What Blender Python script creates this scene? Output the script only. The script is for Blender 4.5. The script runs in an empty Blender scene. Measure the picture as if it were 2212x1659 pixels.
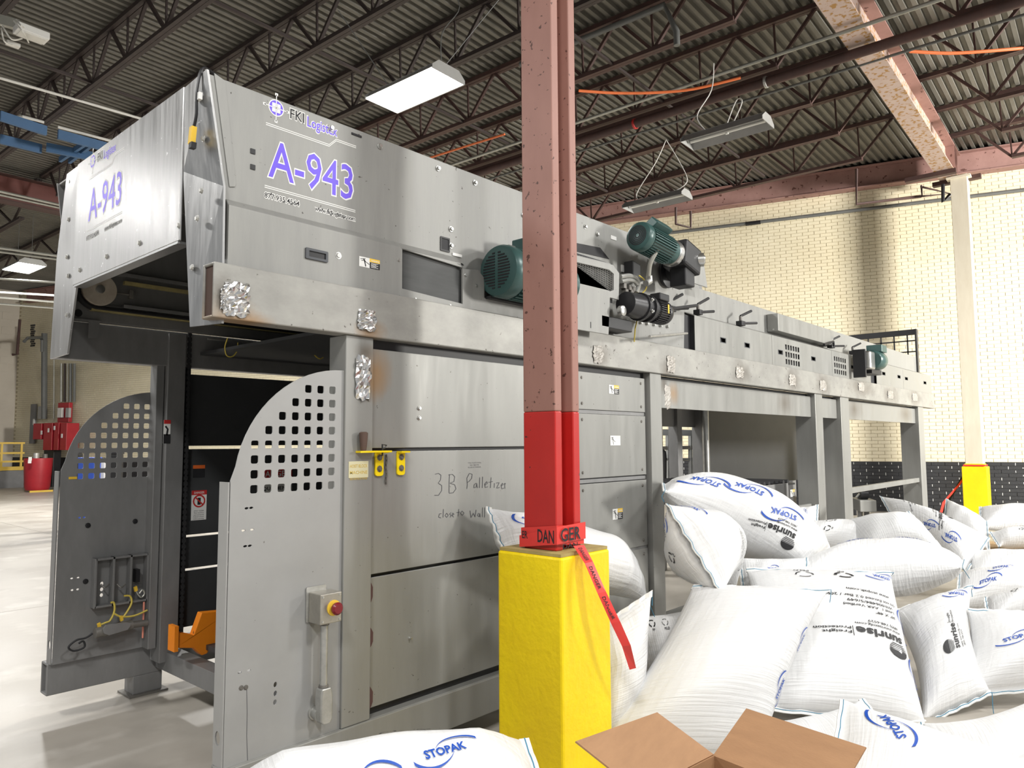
import bpy, bmesh, math, random
from mathutils import Vector, Matrix
from mathutils.geometry import tessellate_polygon

# ------------------------------------------------------------------ camera
IW, IH = 2212, 1659
CX, CY = IW / 2, IH / 2
FPX = 1586.727                                    # focal length in pixels
CAM = Vector((0, 0, 1.6))
RX = Vector((0.6694, -0.7429, -0.0056))           # camera right, up, forward in the world
_fw = Vector((0.7409, 0.6669, 0.0799)).normalized()
RX = (RX - _fw * RX.dot(_fw)).normalized()
UP = RX.cross(_fw).normalized()
FW = _fw
sc = bpy.context.scene
col = sc.collection
cam = bpy.data.objects.new('camera', bpy.data.cameras.new('camera'))
col.objects.link(cam)
cam.data.sensor_width = 36.0
cam.data.lens = FPX / IW * 36.0
cam.data.clip_start = 0.05
cam.data.clip_end = 200
m = Matrix((RX, UP, -FW)).transposed().to_4x4()
m.translation = CAM
cam.matrix_world = m
sc.camera = cam

# ------------------------------------------------------------------ world, lamps, exposure
wd = bpy.data.worlds.new('world'); sc.world = wd; wd.use_nodes = True
wd.node_tree.nodes['Background'].inputs[0].default_value = (0.95, 0.98, 1.0, 1)
wd.node_tree.nodes['Background'].inputs[1].default_value = 0.42
sc.view_settings.view_transform = 'Standard'
sc.view_settings.look = 'None'
sc.view_settings.gamma = 1.0
sc.view_settings.use_curve_mapping = False
sc.view_settings.exposure = 0.05
sc.cycles.max_bounces = 7; sc.cycles.diffuse_bounces = 4; sc.cycles.glossy_bounces = 3; sc.cycles.transmission_bounces = 2
def area(name, loc, size, power, aim=None, color=(1, 0.985, 0.955), rz=0.0, spread=180):
    l = bpy.data.lights.new(name, 'AREA'); l.shape = 'RECTANGLE'
    l.size, l.size_y = size; l.energy = power; l.color = color; l.spread = math.radians(spread)
    o = bpy.data.objects.new(name, l); col.objects.link(o); o.location = loc
    if aim is not None:
        o.rotation_euler = (Vector(aim) - Vector(loc)).to_track_quat('-Z', 'Y').to_euler()
    else:
        o.rotation_euler = (0, 0, rz)
    return o
TH = math.radians(2.5)                             # the building is turned a little against the machine
EX = Vector((math.cos(TH), math.sin(TH), 0)); EY = Vector((-math.sin(TH), math.cos(TH), 0)); EZ = Vector((0, 0, 1))
def bld(x, y, z): return EX * x + EY * y + EZ * z
# high-bay lamps of the hall (those in view have housings below) and added unseen fill
for (x, y, p) in ((6.13, 6.63, 300), (6.2, 20.9, 700), (2.0, -2.2, 300), (6.2, -2.2, 270), (-2.2, 6.6, 300), (-2.2, 13.7, 260), (-2.2, -0.5, 330), (-2.2, -7.0, 330),
                  (10.5, -2.2, 200), (-2.5, 20.9, 200), (9.5, 15.0, 650), (12.0, 9.5, 220)):  # the last two are unseen, added to brighten the brick wall
    area('high_bay_and_fill_light', bld(x, y, 5.98), (0.5, 1.15), p, rz=TH)
# daylight from an open dock door in the side wall, far to the right
area('dock_door_light', (14.8, -11.0, 4.6), (2.0, 2.0), 2500, aim=(17.5, 4, 3.5), color=(1, 0.97, 0.91), spread=112)

# ------------------------------------------------------------------ helpers
def ray(u, v): return RX * (u - CX) - UP * (v - CY) + FW * FPX
def P(u, v, ax, val):
    r = ray(u, v); t = (val - CAM[ax]) / r[ax]; return CAM + r * t
def D(u, v, d): return CAM + ray(u, v) * (d / FPX)          # point at a given depth
def S(u, v, y=2.9): return P(u, v, 1, y)
def XF(u, v, x): return P(u, v, 0, x)
WLOC = {}
def empty(name, loc, label=None, cat=None, group=None, kind=None):
    o = bpy.data.objects.new(name, None); col.objects.link(o); o.location = loc; o.empty_display_size = 0.1
    WLOC[o.name] = Vector(loc); tag(o, label, cat, group, kind); return o
def tag(o, label=None, cat=None, group=None, kind=None):
    if label: o['label'] = label
    if cat: o['category'] = cat
    if group: o['group'] = group
    if kind: o['kind'] = kind
    return o
def copy_tree(o, parent=None):
    c = o.copy(); col.objects.link(c)
    if parent is not None: c.parent = parent
    for ch in list(o.children): copy_tree(ch, c)
    return c

def islands(mb):
    par = list(range(len(mb.v)))
    def fd(a):
        while par[a] != a: par[a] = par[par[a]]; a = par[a]
        return a
    for f in mb.f:
        for k in f[1:]: par[fd(k)] = fd(f[0])
    out = {}
    for f in mb.f: out.setdefault(fd(f[0]), []).append(f)
    res = []
    for fs in out.values():
        ids = sorted({i for f in fs for i in f}); mp = {a: b for b, a in enumerate(ids)}; m_ = MB(); m_.v = [mb.v[i] for i in ids]; m_.f = [tuple(mp[i] for i in f) for f in fs]; res.append(m_)
    return res
class MB:
    def __init__(s): s.v = []; s.f = []
    def add(s, vs, fs):
        n = len(s.v); s.v += [Vector(p) for p in vs]; s.f += [tuple(i + n for i in f) for f in fs]; return s
    def hexa(s, p):  # 8 points: bottom 4, top 4
        return s.add(p, [(0, 3, 2, 1), (4, 5, 6, 7), (0, 1, 5, 4), (1, 2, 6, 5), (2, 3, 7, 6), (3, 0, 4, 7)])
    def box(s, x0, x1, y0, y1, z0, z1):
        return s.hexa([(x0, y0, z0), (x1, y0, z0), (x1, y1, z0), (x0, y1, z0), (x0, y0, z1), (x1, y0, z1), (x1, y1, z1), (x0, y1, z1)])
    def obox(s, c, ax, ay, az):  # centre and three half-axis vectors
        c = Vector(c); ax, ay, az = Vector(ax), Vector(ay), Vector(az)
        return s.hexa([c - ax - ay - az, c + ax - ay - az, c + ax + ay - az, c - ax + ay - az, c - ax - ay + az, c + ax - ay + az, c + ax + ay + az, c - ax + ay + az])
    def bar(s, a, b, w, h, up=(0, 0, 1)):
        a, b = Vector(a), Vector(b); d = b - a; L = d.length; d.normalize(); up = Vector(up)
        if abs(d.dot(up)) > 0.99: up = Vector((1, 0, 0))
        sd = d.cross(up).normalized(); u2 = sd.cross(d).normalized()
        return s.obox((a + b) / 2, d * L / 2, sd * w / 2, u2 * h / 2)
    def cyl(s, a, b, r, r2=None, n=16, cap=True):
        return s.lathe(a, Vector(b) - Vector(a), [(r, 0), (r if r2 is None else r2, 1)], n, cap, True)
    def lathe(s, a, d, prof, n=20, cap=True, rel=False):
        a, d = Vector(a), Vector(d); L = d.length if rel else 1.0; d = d.normalized()
        t = Vector((0, 0, 1)) if abs(d.z) < 0.9 else Vector((1, 0, 0))
        e1 = d.cross(t).normalized(); e2 = d.cross(e1)
        vs = []
        for (r, h) in prof:
            for i in range(n):
                q = 2 * math.pi * i / n
                vs.append(a + d * h * L + (e1 * math.cos(q) + e2 * math.sin(q)) * r)
        fs = []
        for k in range(len(prof) - 1):
            for i in range(n):
                j = (i + 1) % n
                fs.append((k * n + i, k * n + j, (k + 1) * n + j, (k + 1) * n + i))
        if cap:
            fs.append(tuple(reversed(range(n)))); fs.append(tuple(range((len(prof) - 1) * n, len(prof) * n)))
        return s.add(vs, fs)
    def tube(s, pts, r, n=8, smooth=0):
        pts = [Vector(p) for p in pts]
        if smooth:
            q = []
            for i in range(len(pts) - 1):
                p0, p1, p2, p3 = pts[max(i - 1, 0)], pts[i], pts[i + 1], pts[min(i + 2, len(pts) - 1)]
                for k in range(smooth):
                    t = k / smooth
                    q.append(0.5 * ((2 * p1) + (p2 - p0) * t + (2 * p0 - 5 * p1 + 4 * p2 - p3) * t * t + (3 * p1 - p0 - 3 * p2 + p3) * t ** 3))
            pts = q + [pts[-1]]
        vs = []; fs = []; e1 = None
        for i, p in enumerate(pts):
            d = (pts[min(i + 1, len(pts) - 1)] - pts[max(i - 1, 0)]).normalized()
            if e1 is None:
                t = Vector((0, 0, 1)) if abs(d.z) < 0.9 else Vector((1, 0, 0)); e1 = d.cross(t).normalized()
            else: e1 = (e1 - d * e1.dot(d)).normalized()
            e2 = d.cross(e1)
            for k in range(n):
                q = 2 * math.pi * k / n; vs.append(p + (e1 * math.cos(q) + e2 * math.sin(q)) * r)
        for i in range(len(pts) - 1):
            for k in range(n):
                j = (k + 1) % n; fs.append((i * n + k, i * n + j, (i + 1) * n + j, (i + 1) * n + k))
        fs.append(tuple(reversed(range(n)))); fs.append(tuple(range((len(pts) - 1) * n, len(pts) * n)))
        return s.add(vs, fs)
    def prism(s, poly, off, holes=()):
        loops = [[Vector(p) for p in poly]] + [[Vector(p) for p in h] for h in holes]
        off = Vector(off); tris = tessellate_polygon(loops)
        flat = [p for l in loops for p in l]; n = len(flat)
        fs = [tuple(t) for t in tris] + [tuple(i + n for i in reversed(t)) for t in tris]
        k = 0
        for l in loops:
            for i in range(len(l)):
                a, b = k + i, k + (i + 1) % len(l); fs.append((a, b, b + n, a + n))
            k += len(l)
        return s.add(flat + [p + off for p in flat], fs)
    def build(s, name, mat, parent=None, smooth=False, bevel=0, label=None, cat=None, group=None, kind=None, fix=True):
        L = WLOC.get(parent.name, Vector()) if parent is not None else Vector()
        me = bpy.data.meshes.new(name); me.from_pydata([p - L for p in s.v], [], s.f); me.update()
        if fix and len(s.f) < 60000:
            bm = bmesh.new(); bm.from_mesh(me); bmesh.ops.recalc_face_normals(bm, faces=bm.faces); bm.to_mesh(me); bm.free()
        if mat is not None: me.materials.append(mat)
        if smooth:
            me.polygons.foreach_set('use_smooth', [True] * len(me.polygons))
            try: me.set_sharp_from_angle(angle=math.radians(38))
            except Exception: pass
        o = bpy.data.objects.new(name, me); col.objects.link(o)
        if parent is not None: o.parent = parent; WLOC[o.name] = L
        else: WLOC[o.name] = Vector()
        if bevel:
            md = o.modifiers.new('bevel', 'BEVEL'); md.width = bevel; md.segments = 2; md.limit_method = 'ANGLE'; md.angle_limit = math.radians(40)
        return tag(o, label, cat, group, kind)
    def rebase(s): return s
def ground(o, keep=None):
    """move a mesh thing's origin to the middle of its underside"""
    me = o.data; xs = [v.co for v in me.vertices]
    c = Vector(((min(p.x for p in xs) + max(p.x for p in xs)) / 2, (min(p.y for p in xs) + max(p.y for p in xs)) / 2, min(p.z for p in xs)))
    me.transform(Matrix.Translation(-c)); o.location = o.location + c; WLOC[o.name] = c
    return o

def ppoly(pts, y): return [S(u, v, y) for (u, v) in pts]
def plate(name, pts, y, t, mat, parent, holes=(), bevel=0.002, **kw):
    return MB().prism(ppoly(pts, y), (0, t, 0), [ppoly(h, y) for h in holes]).build(name, mat, parent, bevel=bevel, **kw)
def rect(u0, v0, u1, v1): return [(u0, v0), (u1, v0), (u1, v1), (u0, v1)]
def xz(pts, y): return [(x, y, z) for (x, z) in pts]
def rrect(x0, x1, z0, z1, y, r=0.006):
    c = r * 0.3
    return [(x0 + r, y, z0), (x1 - r, y, z0), (x1 - c, y, z0 + c), (x1, y, z0 + r), (x1, y, z1 - r), (x1 - c, y, z1 - c), (x1 - r, y, z1), (x0 + r, y, z1), (x0 + c, y, z1 - c), (x0, y, z1 - r), (x0, y, z0 + r), (x0 + c, y, z0 + c)]
def circ(c, r, n, e1, e2): return [Vector(c) + Vector(e1) * (r * math.cos(2 * math.pi * i / n)) + Vector(e2) * (r * math.sin(2 * math.pi * i / n)) for i in range(n)]

# text outlines as flat meshes
_tx = {}
def text2d(s, size=1.0, bold=0.0, res=2):
    key = (s, bold, res)
    if key not in _tx:
        cu = bpy.data.curves.new('lettering_outline', 'FONT'); cu.body = s; cu.resolution_u = res; cu.offset = bold; cu.fill_mode = 'FRONT'
        o = bpy.data.objects.new('lettering_outline', cu); col.objects.link(o)
        dg = bpy.context.evaluated_depsgraph_get(); me = o.evaluated_get(dg).to_mesh()
        vs = [(p.co.x, p.co.y) for p in me.vertices]; fs = [tuple(f.vertices) for f in me.polygons]
        o.evaluated_get(dg).to_mesh_clear(); bpy.data.objects.remove(o); bpy.data.curves.remove(cu)
        if vs:
            x0, x1 = min(p[0] for p in vs), max(p[0] for p in vs); vs = [(p[0] - (x0 + x1) / 2, p[1] - 0.35) for p in vs]
        _tx[key] = (vs, fs)
    vs, fs = _tx[key]
    return [(x * size, y * size) for x, y in vs], fs
def letter(mb, s, org, ex, ey, size, bold=0.0, width=None, off=(0, 0, 0), res=2):
    vs, fs = text2d(s, 1.0, bold, res); org, ex, ey = Vector(org) + Vector(off), Vector(ex), Vector(ey)
    w = max(p[0] for p in vs) - min(p[0] for p in vs); kx = size if width is None else width / w
    return mb.add([org + ex * (x * kx) + ey * (y * size) for x, y in vs], fs)
def stroke(mb, pts, w, mapf):
    """flat ribbon along a 2-D polyline"""
    pts = [Vector((a, b)) for a, b in pts]
    L = []; Rr = []
    for i, p in enumerate(pts):
        d = (pts[min(i + 1, len(pts) - 1)] - pts[max(i - 1, 0)]); d = d.normalized() if d.length else Vector((1, 0)); nrm = Vector((-d.y, d.x)) * w / 2
        L.append(mapf(*(p + nrm))); Rr.append(mapf(*(p - nrm)))
    n = len(pts)
    return mb.add(L + Rr, [(i, i + 1, n + i + 1, n + i) for i in range(n - 1)])

# ------------------------------------------------------------------ materials
def _n(nt, t, **kw):
    n = nt.nodes.new(t)
    for k, v in kw.items():
        if k.startswith('i_'): n.inputs[k[2:].replace('_', ' ')].default_value = v
        else: setattr(n, k, v)
    return n
def mk(name, c1, c2=None, rough=0.5, metal=0.0, scale=3.0, stretch=(1, 1, 1), bump=0.0, bscale=80.0, r2=None, spots=None, stains=None, spec=0.5, detail=5.0, wave=None):
    """procedural material: two-colour noise, optional speckles (colour, scale, threshold), stains [(centre, radius, colour)], bump"""
    mt = bpy.data.materials.new(name); mt.use_nodes = True; nt = mt.node_tree; lk = nt.links.new
    b = nt.nodes['Principled BSDF']; b.inputs['Metallic'].default_value = metal; b.inputs['Roughness'].default_value = rough
    b.inputs['Specular IOR Level'].default_value = spec
    c2 = c2 or tuple(x * 0.8 for x in c1)
    tc = _n(nt, 'ShaderNodeTexCoord'); ge = _n(nt, 'ShaderNodeNewGeometry')
    mp = _n(nt, 'ShaderNodeMapping'); mp.inputs['Scale'].default_value = stretch; lk(ge.outputs['Position'], mp.inputs['Vector'])
    nz = _n(nt, 'ShaderNodeTexNoise'); nz.inputs['Scale'].default_value = scale; nz.inputs['Detail'].default_value = detail; nz.inputs['Roughness'].default_value = 0.65
    lk(mp.outputs[0], nz.inputs['Vector'])
    rp = _n(nt, 'ShaderNodeValToRGB'); rp.color_ramp.elements[0].position = 0.3; rp.color_ramp.elements[1].position = 0.7
    rp.color_ramp.elements[0].color = (*c2, 1); rp.color_ramp.elements[1].color = (*c1, 1); lk(nz.outputs[0], rp.inputs[0])
    out = rp.outputs[0]
    def mix(fac, a, colr):
        mx = _n(nt, 'ShaderNodeMix', data_type='RGBA'); lk(fac, mx.inputs[0]); lk(a, mx.inputs[6]); mx.inputs[7].default_value = (*colr, 1); return mx.outputs[2]
    for sp in (spots or ()):
        sn = _n(nt, 'ShaderNodeTexNoise'); sn.inputs['Scale'].default_value = sp[1]; sn.inputs['Detail'].default_value = 4; lk(ge.outputs['Position'], sn.inputs['Vector'])
        mr = _n(nt, 'ShaderNodeMapRange'); mr.inputs[1].default_value = sp[2]; mr.inputs[2].default_value = sp[2] + (sp[3] if len(sp) > 3 else 0.03); lk(sn.outputs[0], mr.inputs[0])
        out = mix(mr.outputs[0], out, sp[0])
    for (ce, ra, cc) in (stains or ()):
        vm = _n(nt, 'ShaderNodeVectorMath', operation='SUBTRACT'); lk(ge.outputs['Position'], vm.inputs[0]); vm.inputs[1].default_value = ce
        vs = _n(nt, 'ShaderNodeVectorMath', operation='DIVIDE'); lk(vm.outputs[0], vs.inputs[0]); vs.inputs[1].default_value = ra
        ln = _n(nt, 'ShaderNodeVectorMath', operation='LENGTH'); lk(vs.outputs[0], ln.inputs[0])
        ad = _n(nt, 'ShaderNodeMath', operation='MULTIPLY_ADD'); lk(nz.outputs[0], ad.inputs[0]); ad.inputs[1].default_value = 0.9; lk(ln.outputs['Value'], ad.inputs[2])
        mr = _n(nt, 'ShaderNodeMapRange'); mr.inputs[1].default_value = 1.55; mr.inputs[2].default_value = 0.45; mr.inputs[4].default_value = 0.75; lk(ad.outputs[0], mr.inputs[0])
        out = mix(mr.outputs[0], out, cc)
    lk(out, b.inputs['Base Color'])
    if r2 is not None:
        mr = _n(nt, 'ShaderNodeMapRange'); mr.inputs[3].default_value = rough; mr.inputs[4].default_value = r2; mr.inputs[1].default_value = 0.3; mr.inputs[2].default_value = 0.7
        lk(nz.outputs[0], mr.inputs[0]); lk(mr.outputs[0], b.inputs['Roughness'])
    if bump:
        bn = _n(nt, 'ShaderNodeTexNoise'); bn.inputs['Scale'].default_value = bscale; bn.inputs['Detail'].default_value = 3; lk(mp.outputs[0], bn.inputs['Vector'])
        bp = _n(nt, 'ShaderNodeBump'); bp.inputs['Strength'].default_value = bump; bp.inputs['Distance'].default_value = 0.01
        lk(bn.outputs[0], bp.inputs['Height']); lk(bp.outputs[0], b.inputs['Normal'])
    return mt
def emit(name, c, s):
    mt = bpy.data.materials.new(name); mt.use_nodes = True; b = mt.node_tree.nodes['Principled BSDF']
    b.inputs['Base Color'].default_value = (*c, 1); b.inputs['Emission Color'].default_value = (*c, 1); b.inputs['Emission Strength'].default_value = s
    return mt
def flat(name, c, rough=0.5, metal=0.0): return mk(name, c, tuple(x * 0.9 for x in c), rough, metal, scale=6)
ORG = (0.33, 0.185, 0.07); BURN = (0.12, 0.10, 0.08)
stn = []
for (u, v, ru, rz, c) in ((500, 690, .16, .10, ORG), (540, 700, .13, .07, ORG), (800, 715, .10, .07, ORG), (480, 640, .07, .10, BURN), (1300, 770, .10, .1, BURN), (1440, 800, .12, .1, BURN),
                          (1600, 805, .2, .12, BURN), (1712, 825, .25, .14, BURN), (1777, 830, .25, .14, BURN), (1860, 838, .6, .12, BURN), (1925, 853, .4, .14, BURN), (1975, 860, .4, .14, BURN)):
    p = S(u, v, 2.87); stn.append(((p.x, p.y, p.z), (ru, .3, rz), c))
GREY, GREY2 = (0.30, 0.30, 0.285), (0.25, 0.25, 0.24)
M = {}
M['grey'] = mk('grey_machine_paint', GREY, GREY2, 0.42, 0.25, scale=1.6, stretch=(9, 9, 1.2), r2=0.5, bump=0.02, bscale=30, spots=[((0.07, 0.065, 0.06), 42, 0.715, 0.02)])
M['beam'] = mk('grey_beam_paint', (0.36, 0.355, 0.33), (0.26, 0.255, 0.24), 0.45, 0.35, scale=2.2, stretch=(2, 2, 3), spots=[((0.10, 0.09, 0.08), 26, 0.69, 0.03)], stains=stn)
pst = []
for (u, v, ru, rz, c) in ((805, 830, .10, .10, ORG), (815, 800, .12, .13, ORG), (785, 760, .07, .05, BURN), (783, 850, .05, .05, BURN), (1460, 850, .09, .10, ORG), (1440, 830, .06, .09, BURN), (1700, 872, .22, .16, BURN), (1850, 885, .3, .16, BURN), (1960, 895, .4, .16, BURN)):
    p = S(u, v, 2.9); pst.append(((p.x, p.y, p.z), (ru, .3, rz), c))
M['panel'] = mk('grey_side_panel', (0.30, 0.30, 0.285), (0.26, 0.26, 0.245), 0.34, 0.3, scale=1.4, stretch=(7, 7, 1.0), r2=0.47, spots=[((0.10, 0.09, 0.08), 55, 0.73, 0.02)], stains=pst)
M['front'] = mk('brushed_front_cover', (0.46, 0.46, 0.46), (0.34, 0.34, 0.34), 0.30, 0.85, scale=3, stretch=(14, 14, 0.8), r2=0.42, bump=0.05, bscale=25, spots=[((0.75, 0.75, 0.75), 30, 0.70, 0.02)])
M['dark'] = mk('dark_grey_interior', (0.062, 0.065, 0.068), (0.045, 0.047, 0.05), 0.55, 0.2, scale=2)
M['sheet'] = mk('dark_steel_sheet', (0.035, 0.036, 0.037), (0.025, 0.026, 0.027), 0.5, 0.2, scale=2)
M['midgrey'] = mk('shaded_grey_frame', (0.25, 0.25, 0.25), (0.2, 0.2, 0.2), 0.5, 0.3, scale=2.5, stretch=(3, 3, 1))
M['black'] = mk('black_paint', (0.018, 0.018, 0.02), (0.01, 0.01, 0.012), 0.42, 0.0)
M['rubber'] = mk('black_rubber', (0.02, 0.02, 0.022), None, 0.75)
M['green'] = mk('green_motor_paint', (0.045, 0.105, 0.10), (0.035, 0.085, 0.08), 0.33, 0.1, scale=5)
M['chrome'] = mk('bare_steel', (0.62, 0.62, 0.6), (0.45, 0.45, 0.43), 0.3, 0.9, scale=9)
M['galv'] = mk('galvanised_steel', (0.55, 0.55, 0.53), (0.4, 0.4, 0.38), 0.4, 0.7, scale=18)
M['foil'] = mk('crumpled_foil', (0.85, 0.85, 0.85), (0.6, 0.6, 0.6), 0.22, 0.95, scale=30)
M['weld'] = mk('weathered_tape', (0.46, 0.44, 0.41), (0.28, 0.26, 0.235), 0.5, 0.4, scale=30, bump=0.4)
M['white'] = flat('white_label', (0.82, 0.82, 0.8))
M['ink'] = flat('black_ink', (0.015, 0.015, 0.018), 0.6)
M['red'] = flat('red_label', (0.55, 0.03, 0.03))
M['orangelab'] = flat('orange_label', (0.8, 0.16, 0.03))
M['yellowlab'] = flat('yellow_label', (0.85, 0.55, 0.05))
M['purple'] = flat('violet_vinyl', (0.16, 0.09, 0.78), 0.4)
M['blue'] = flat('blue_tape', (0.03, 0.08, 0.55))
M['marker'] = flat('marker_ink', (0.06, 0.06, 0.07), 0.6)
M['yellow'] = mk('yellow_paint', (0.95, 0.72, 0.0), (0.86, 0.62, 0.0), 0.42, 0, scale=2, bump=0.12, bscale=45)
M['yelstrip'] = mk('worn_yellow_strip', (0.5, 0.42, 0.17), (0.3, 0.25, 0.12), 0.6, scale=8)
M['orange'] = mk('orange_paint', (0.85, 0.26, 0.01), (0.75, 0.2, 0.01), 0.45, scale=4, spots=[((0.2, 0.08, 0.02), 20, 0.68)])
M['wood'] = mk('brown_grip', (0.10, 0.06, 0.045), None, 0.5)
M['pulley'] = mk('cream_nylon', (0.62, 0.56, 0.47), (0.45, 0.38, 0.3), 0.5, scale=14)
M['primer'] = mk('red_primer_steel', (0.36, 0.185, 0.15), (0.31, 0.155, 0.125), 0.55, 0, scale=2.5, stretch=(2, 2, .8), spots=[((0.10, 0.045, 0.035), 34, 0.66, 0.02), ((0.12, 0.05, 0.04), 12, 0.70, 0.03)])
M['redpaint'] = mk('red_column_paint', (0.52, 0.022, 0.018), (0.45, 0.018, 0.016), 0.35, scale=4, spots=[((0.08, 0.02, 0.02), 16, 0.72, 0.02)])
M['joist'] = mk('dark_brown_joist', (0.045, 0.03, 0.028), (0.03, 0.021, 0.02), 0.6, scale=6)
M['joistred'] = mk('red_brown_joist', (0.085, 0.042, 0.036), (0.055, 0.03, 0.027), 0.6, scale=5)
M['rust'] = mk('rust_streaked_girder', (0.50, 0.39, 0.345), (0.44, 0.33, 0.29), 0.6, scale=3, spots=[((0.34, 0.18, 0.05), 15.0, 0.53, 0.08)])
M['girder'] = mk('faded_red_girder', (0.36, 0.21, 0.185), (0.28, 0.155, 0.135), 0.6, scale=3, spots=[((0.12, 0.05, 0.04), 9, 0.64, 0.03)])
M['deck'] = mk('grey_metal_deck', (0.20, 0.19, 0.165), (0.145, 0.138, 0.12), 0.55, 0.1, scale=1.2)
M['pipe'] = mk('grey_pipe', (0.16, 0.165, 0.16), None, 0.5, 0.2)
M['conduit'] = mk('conduit_steel', (0.42, 0.42, 0.38), None, 0.4, 0.6)
M['wire'] = flat('white_cord', (0.75, 0.74, 0.7))
M['orangecable'] = flat('orange_cable', (0.85, 0.2, 0.06))
M['yelcable'] = flat('yellow_cable', (0.7, 0.55, 0.1))
M['cream'] = mk('cream_column_paint', (0.72, 0.67, 0.55), (0.66, 0.6, 0.48), 0.55, scale=3, stretch=(3, 3, .6))
M['redcab'] = mk('red_cabinet_paint', (0.42, 0.02, 0.03), (0.34, 0.015, 0.025), 0.4, scale=3)
M['yrail'] = flat('yellow_rail_paint', (0.75, 0.5, 0.06))
M['lampgrey'] = mk('lamp_housing', (0.42, 0.42, 0.41), None, 0.5, 0.1)
M['lampin'] = mk('lamp_reflector', (0.30, 0.30, 0.30), None, 0.6, 0.0)
M['tube'] = flat('unlit_tube', (0.9, 0.9, 0.86), 0.3)
M['lit'] = emit('lit_lens', (1, 0.97, 0.9), 14.0)
M['cardboard'] = mk('cardboard', (0.36, 0.20, 0.10), (0.31, 0.17, 0.085), 0.75, scale=7, stretch=(1, 1, 8), bump=0.1, bscale=60)
M['bag'] = None
M['thread'] = flat('blue_thread', (0.04, 0.22, 0.36))
M['logo'] = flat('blue_print', (0.01, 0.075, 0.43))
M['greymark'] = flat('grey_print', (0.12, 0.12, 0.13))
M['tape'] = mk('red_barrier_tape', (0.75, 0.05, 0.04), (0.66, 0.04, 0.035), 0.3, scale=5)
M['woodp'] = mk('pallet_wood', (0.5, 0.35, 0.19), (0.4, 0.27, 0.14), 0.7, scale=4, stretch=(1, 8, 8))
M['steelblue'] = mk('blue_steel', (0.07, 0.16, 0.32), None, 0.5)
M['stainless'] = mk('stainless', (0.6, 0.62, 0.63), (0.5, 0.52, 0.53), 0.25, 0.85)
M['dirtsteel'] = mk('grimy_steel', (0.22, 0.21, 0.19), (0.13, 0.12, 0.11), 0.5, 0.4, scale=8)
M['smoke'] = mk('smoked_window', (0.055, 0.057, 0.057), (0.038, 0.04, 0.04), 0.5, 0.0, scale=5, stretch=(1, 1, 6))
M['glovegrey'] = mk('dark_handle_plastic', (0.07, 0.075, 0.085), None, 0.4)
# ================================================================== the hall
rnd = random.Random(7)
# ---- floor: pale concrete slabs with sawn joints and stains
M['floor'] = mk('polished_concrete', (0.49, 0.46, 0.41), (0.33, 0.30, 0.26), 0.34, 0, scale=0.55, r2=0.5, detail=9, spots=[((0.26, 0.24, 0.21), 0.9, 0.56, 0.2), ((0.56, 0.53, 0.48), 2.1, 0.55, 0.2)])
fl = MB()
sx = [-14 + i * 4.6 for i in range(9)]; sy = [-16 + i * 4.9 for i in range(12)]
flo = MB().box(-14, 24, -16, 38, -0.2, -0.006).build('floor', M['dirtsteel'], kind='structure')
g = 0.004
for i in range(8):
    for j in range(11):
        MB().box(sx[i] + g, sx[i + 1] - g, sy[j] + g, sy[j + 1] - g, -0.05, 0).build('slab', M['floor'], flo)
# ---- deck of the roof: trapezoid ribs running with the machine
DZ = 8.06
dk = MB(); pit = 0.152; y = -14.0; prof = []
while y < 37:
    prof += [(y, DZ), (y + .062, DZ), (y + .074, DZ + .06), (y + .140, DZ + .06)]; y += pit
vs = [bld(-12, a, b) for a, b in prof] + [bld(22, a, b) for a, b in prof]; n = len(prof)
dk.add(vs, [(i, i + 1, n + i + 1, n + i) for i in range(n - 1)])
ceil = dk.build('ceiling', M['deck'], kind='structure', fix=False)
MB().add([bld(-12, -14, DZ + .08), bld(22, -14, DZ + .08), bld(22, 37, DZ + .08), bld(-12, 37, DZ + .08)], [(0, 1, 2, 3)]).build('roof_cover', M['deck'], ceil, fix=False)
# ---- skewed brick wall behind the machine
WD = Vector((-0.2918, 0.9565, 0)); WN = Vector((-0.9565, -0.2918, 0)); W0 = Vector((18.832, 3.072, 0))
def wal(s, z, d=0.0): return W0 + WD * s + WN * d + EZ * z
BZ = 1.125
def two_tone(name, top, top2, low, rough=0.5):
    mt = mk(name, top, top2, rough, 0, scale=0.9, bump=0.25, bscale=35, spots=[((0.66, 0.60, 0.44), 1.3, 0.58, 0.2)]); nt = mt.node_tree; b = nt.nodes['Principled BSDF']
    src = b.inputs['Base Color'].links[0].from_socket
    ge = _n(nt, 'ShaderNodeNewGeometry'); sp = _n(nt, 'ShaderNodeSeparateXYZ'); nt.links.new(ge.outputs['Position'], sp.inputs[0])
    lt = _n(nt, 'ShaderNodeMath', operation='LESS_THAN'); nt.links.new(sp.outputs[2], lt.inputs[0]); lt.inputs[1].default_value = BZ
    mx = _n(nt, 'ShaderNodeMix', data_type='RGBA'); nt.links.new(lt.outputs[0], mx.inputs[0]); nt.links.new(src, mx.inputs[6]); mx.inputs[7].default_value = (*low, 1)
    nt.links.new(mx.outputs[2], b.inputs['Base Color']); return mt
M['brick'] = two_tone('painted_brick', (0.76, 0.70, 0.53), (0.70, 0.63, 0.45), (0.018, 0.019, 0.022))
M['mortar'] = two_tone('painted_mortar', (0.52, 0.45, 0.30), (0.45, 0.38, 0.25), (0.010, 0.010, 0.012))
wall = MB().hexa([wal(-3, -.2, -.3), wal(34.2, -.2, -.3), wal(34.2, -.2, 0), wal(-3, -.2, 0), wal(-3, DZ, -.3), wal(34.2, DZ, -.3), wal(34.2, DZ, 0), wal(-3, DZ, 0)]).build('wall_right', M['mortar'], kind='structure')
CP, BL = 0.0803, 0.262
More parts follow.
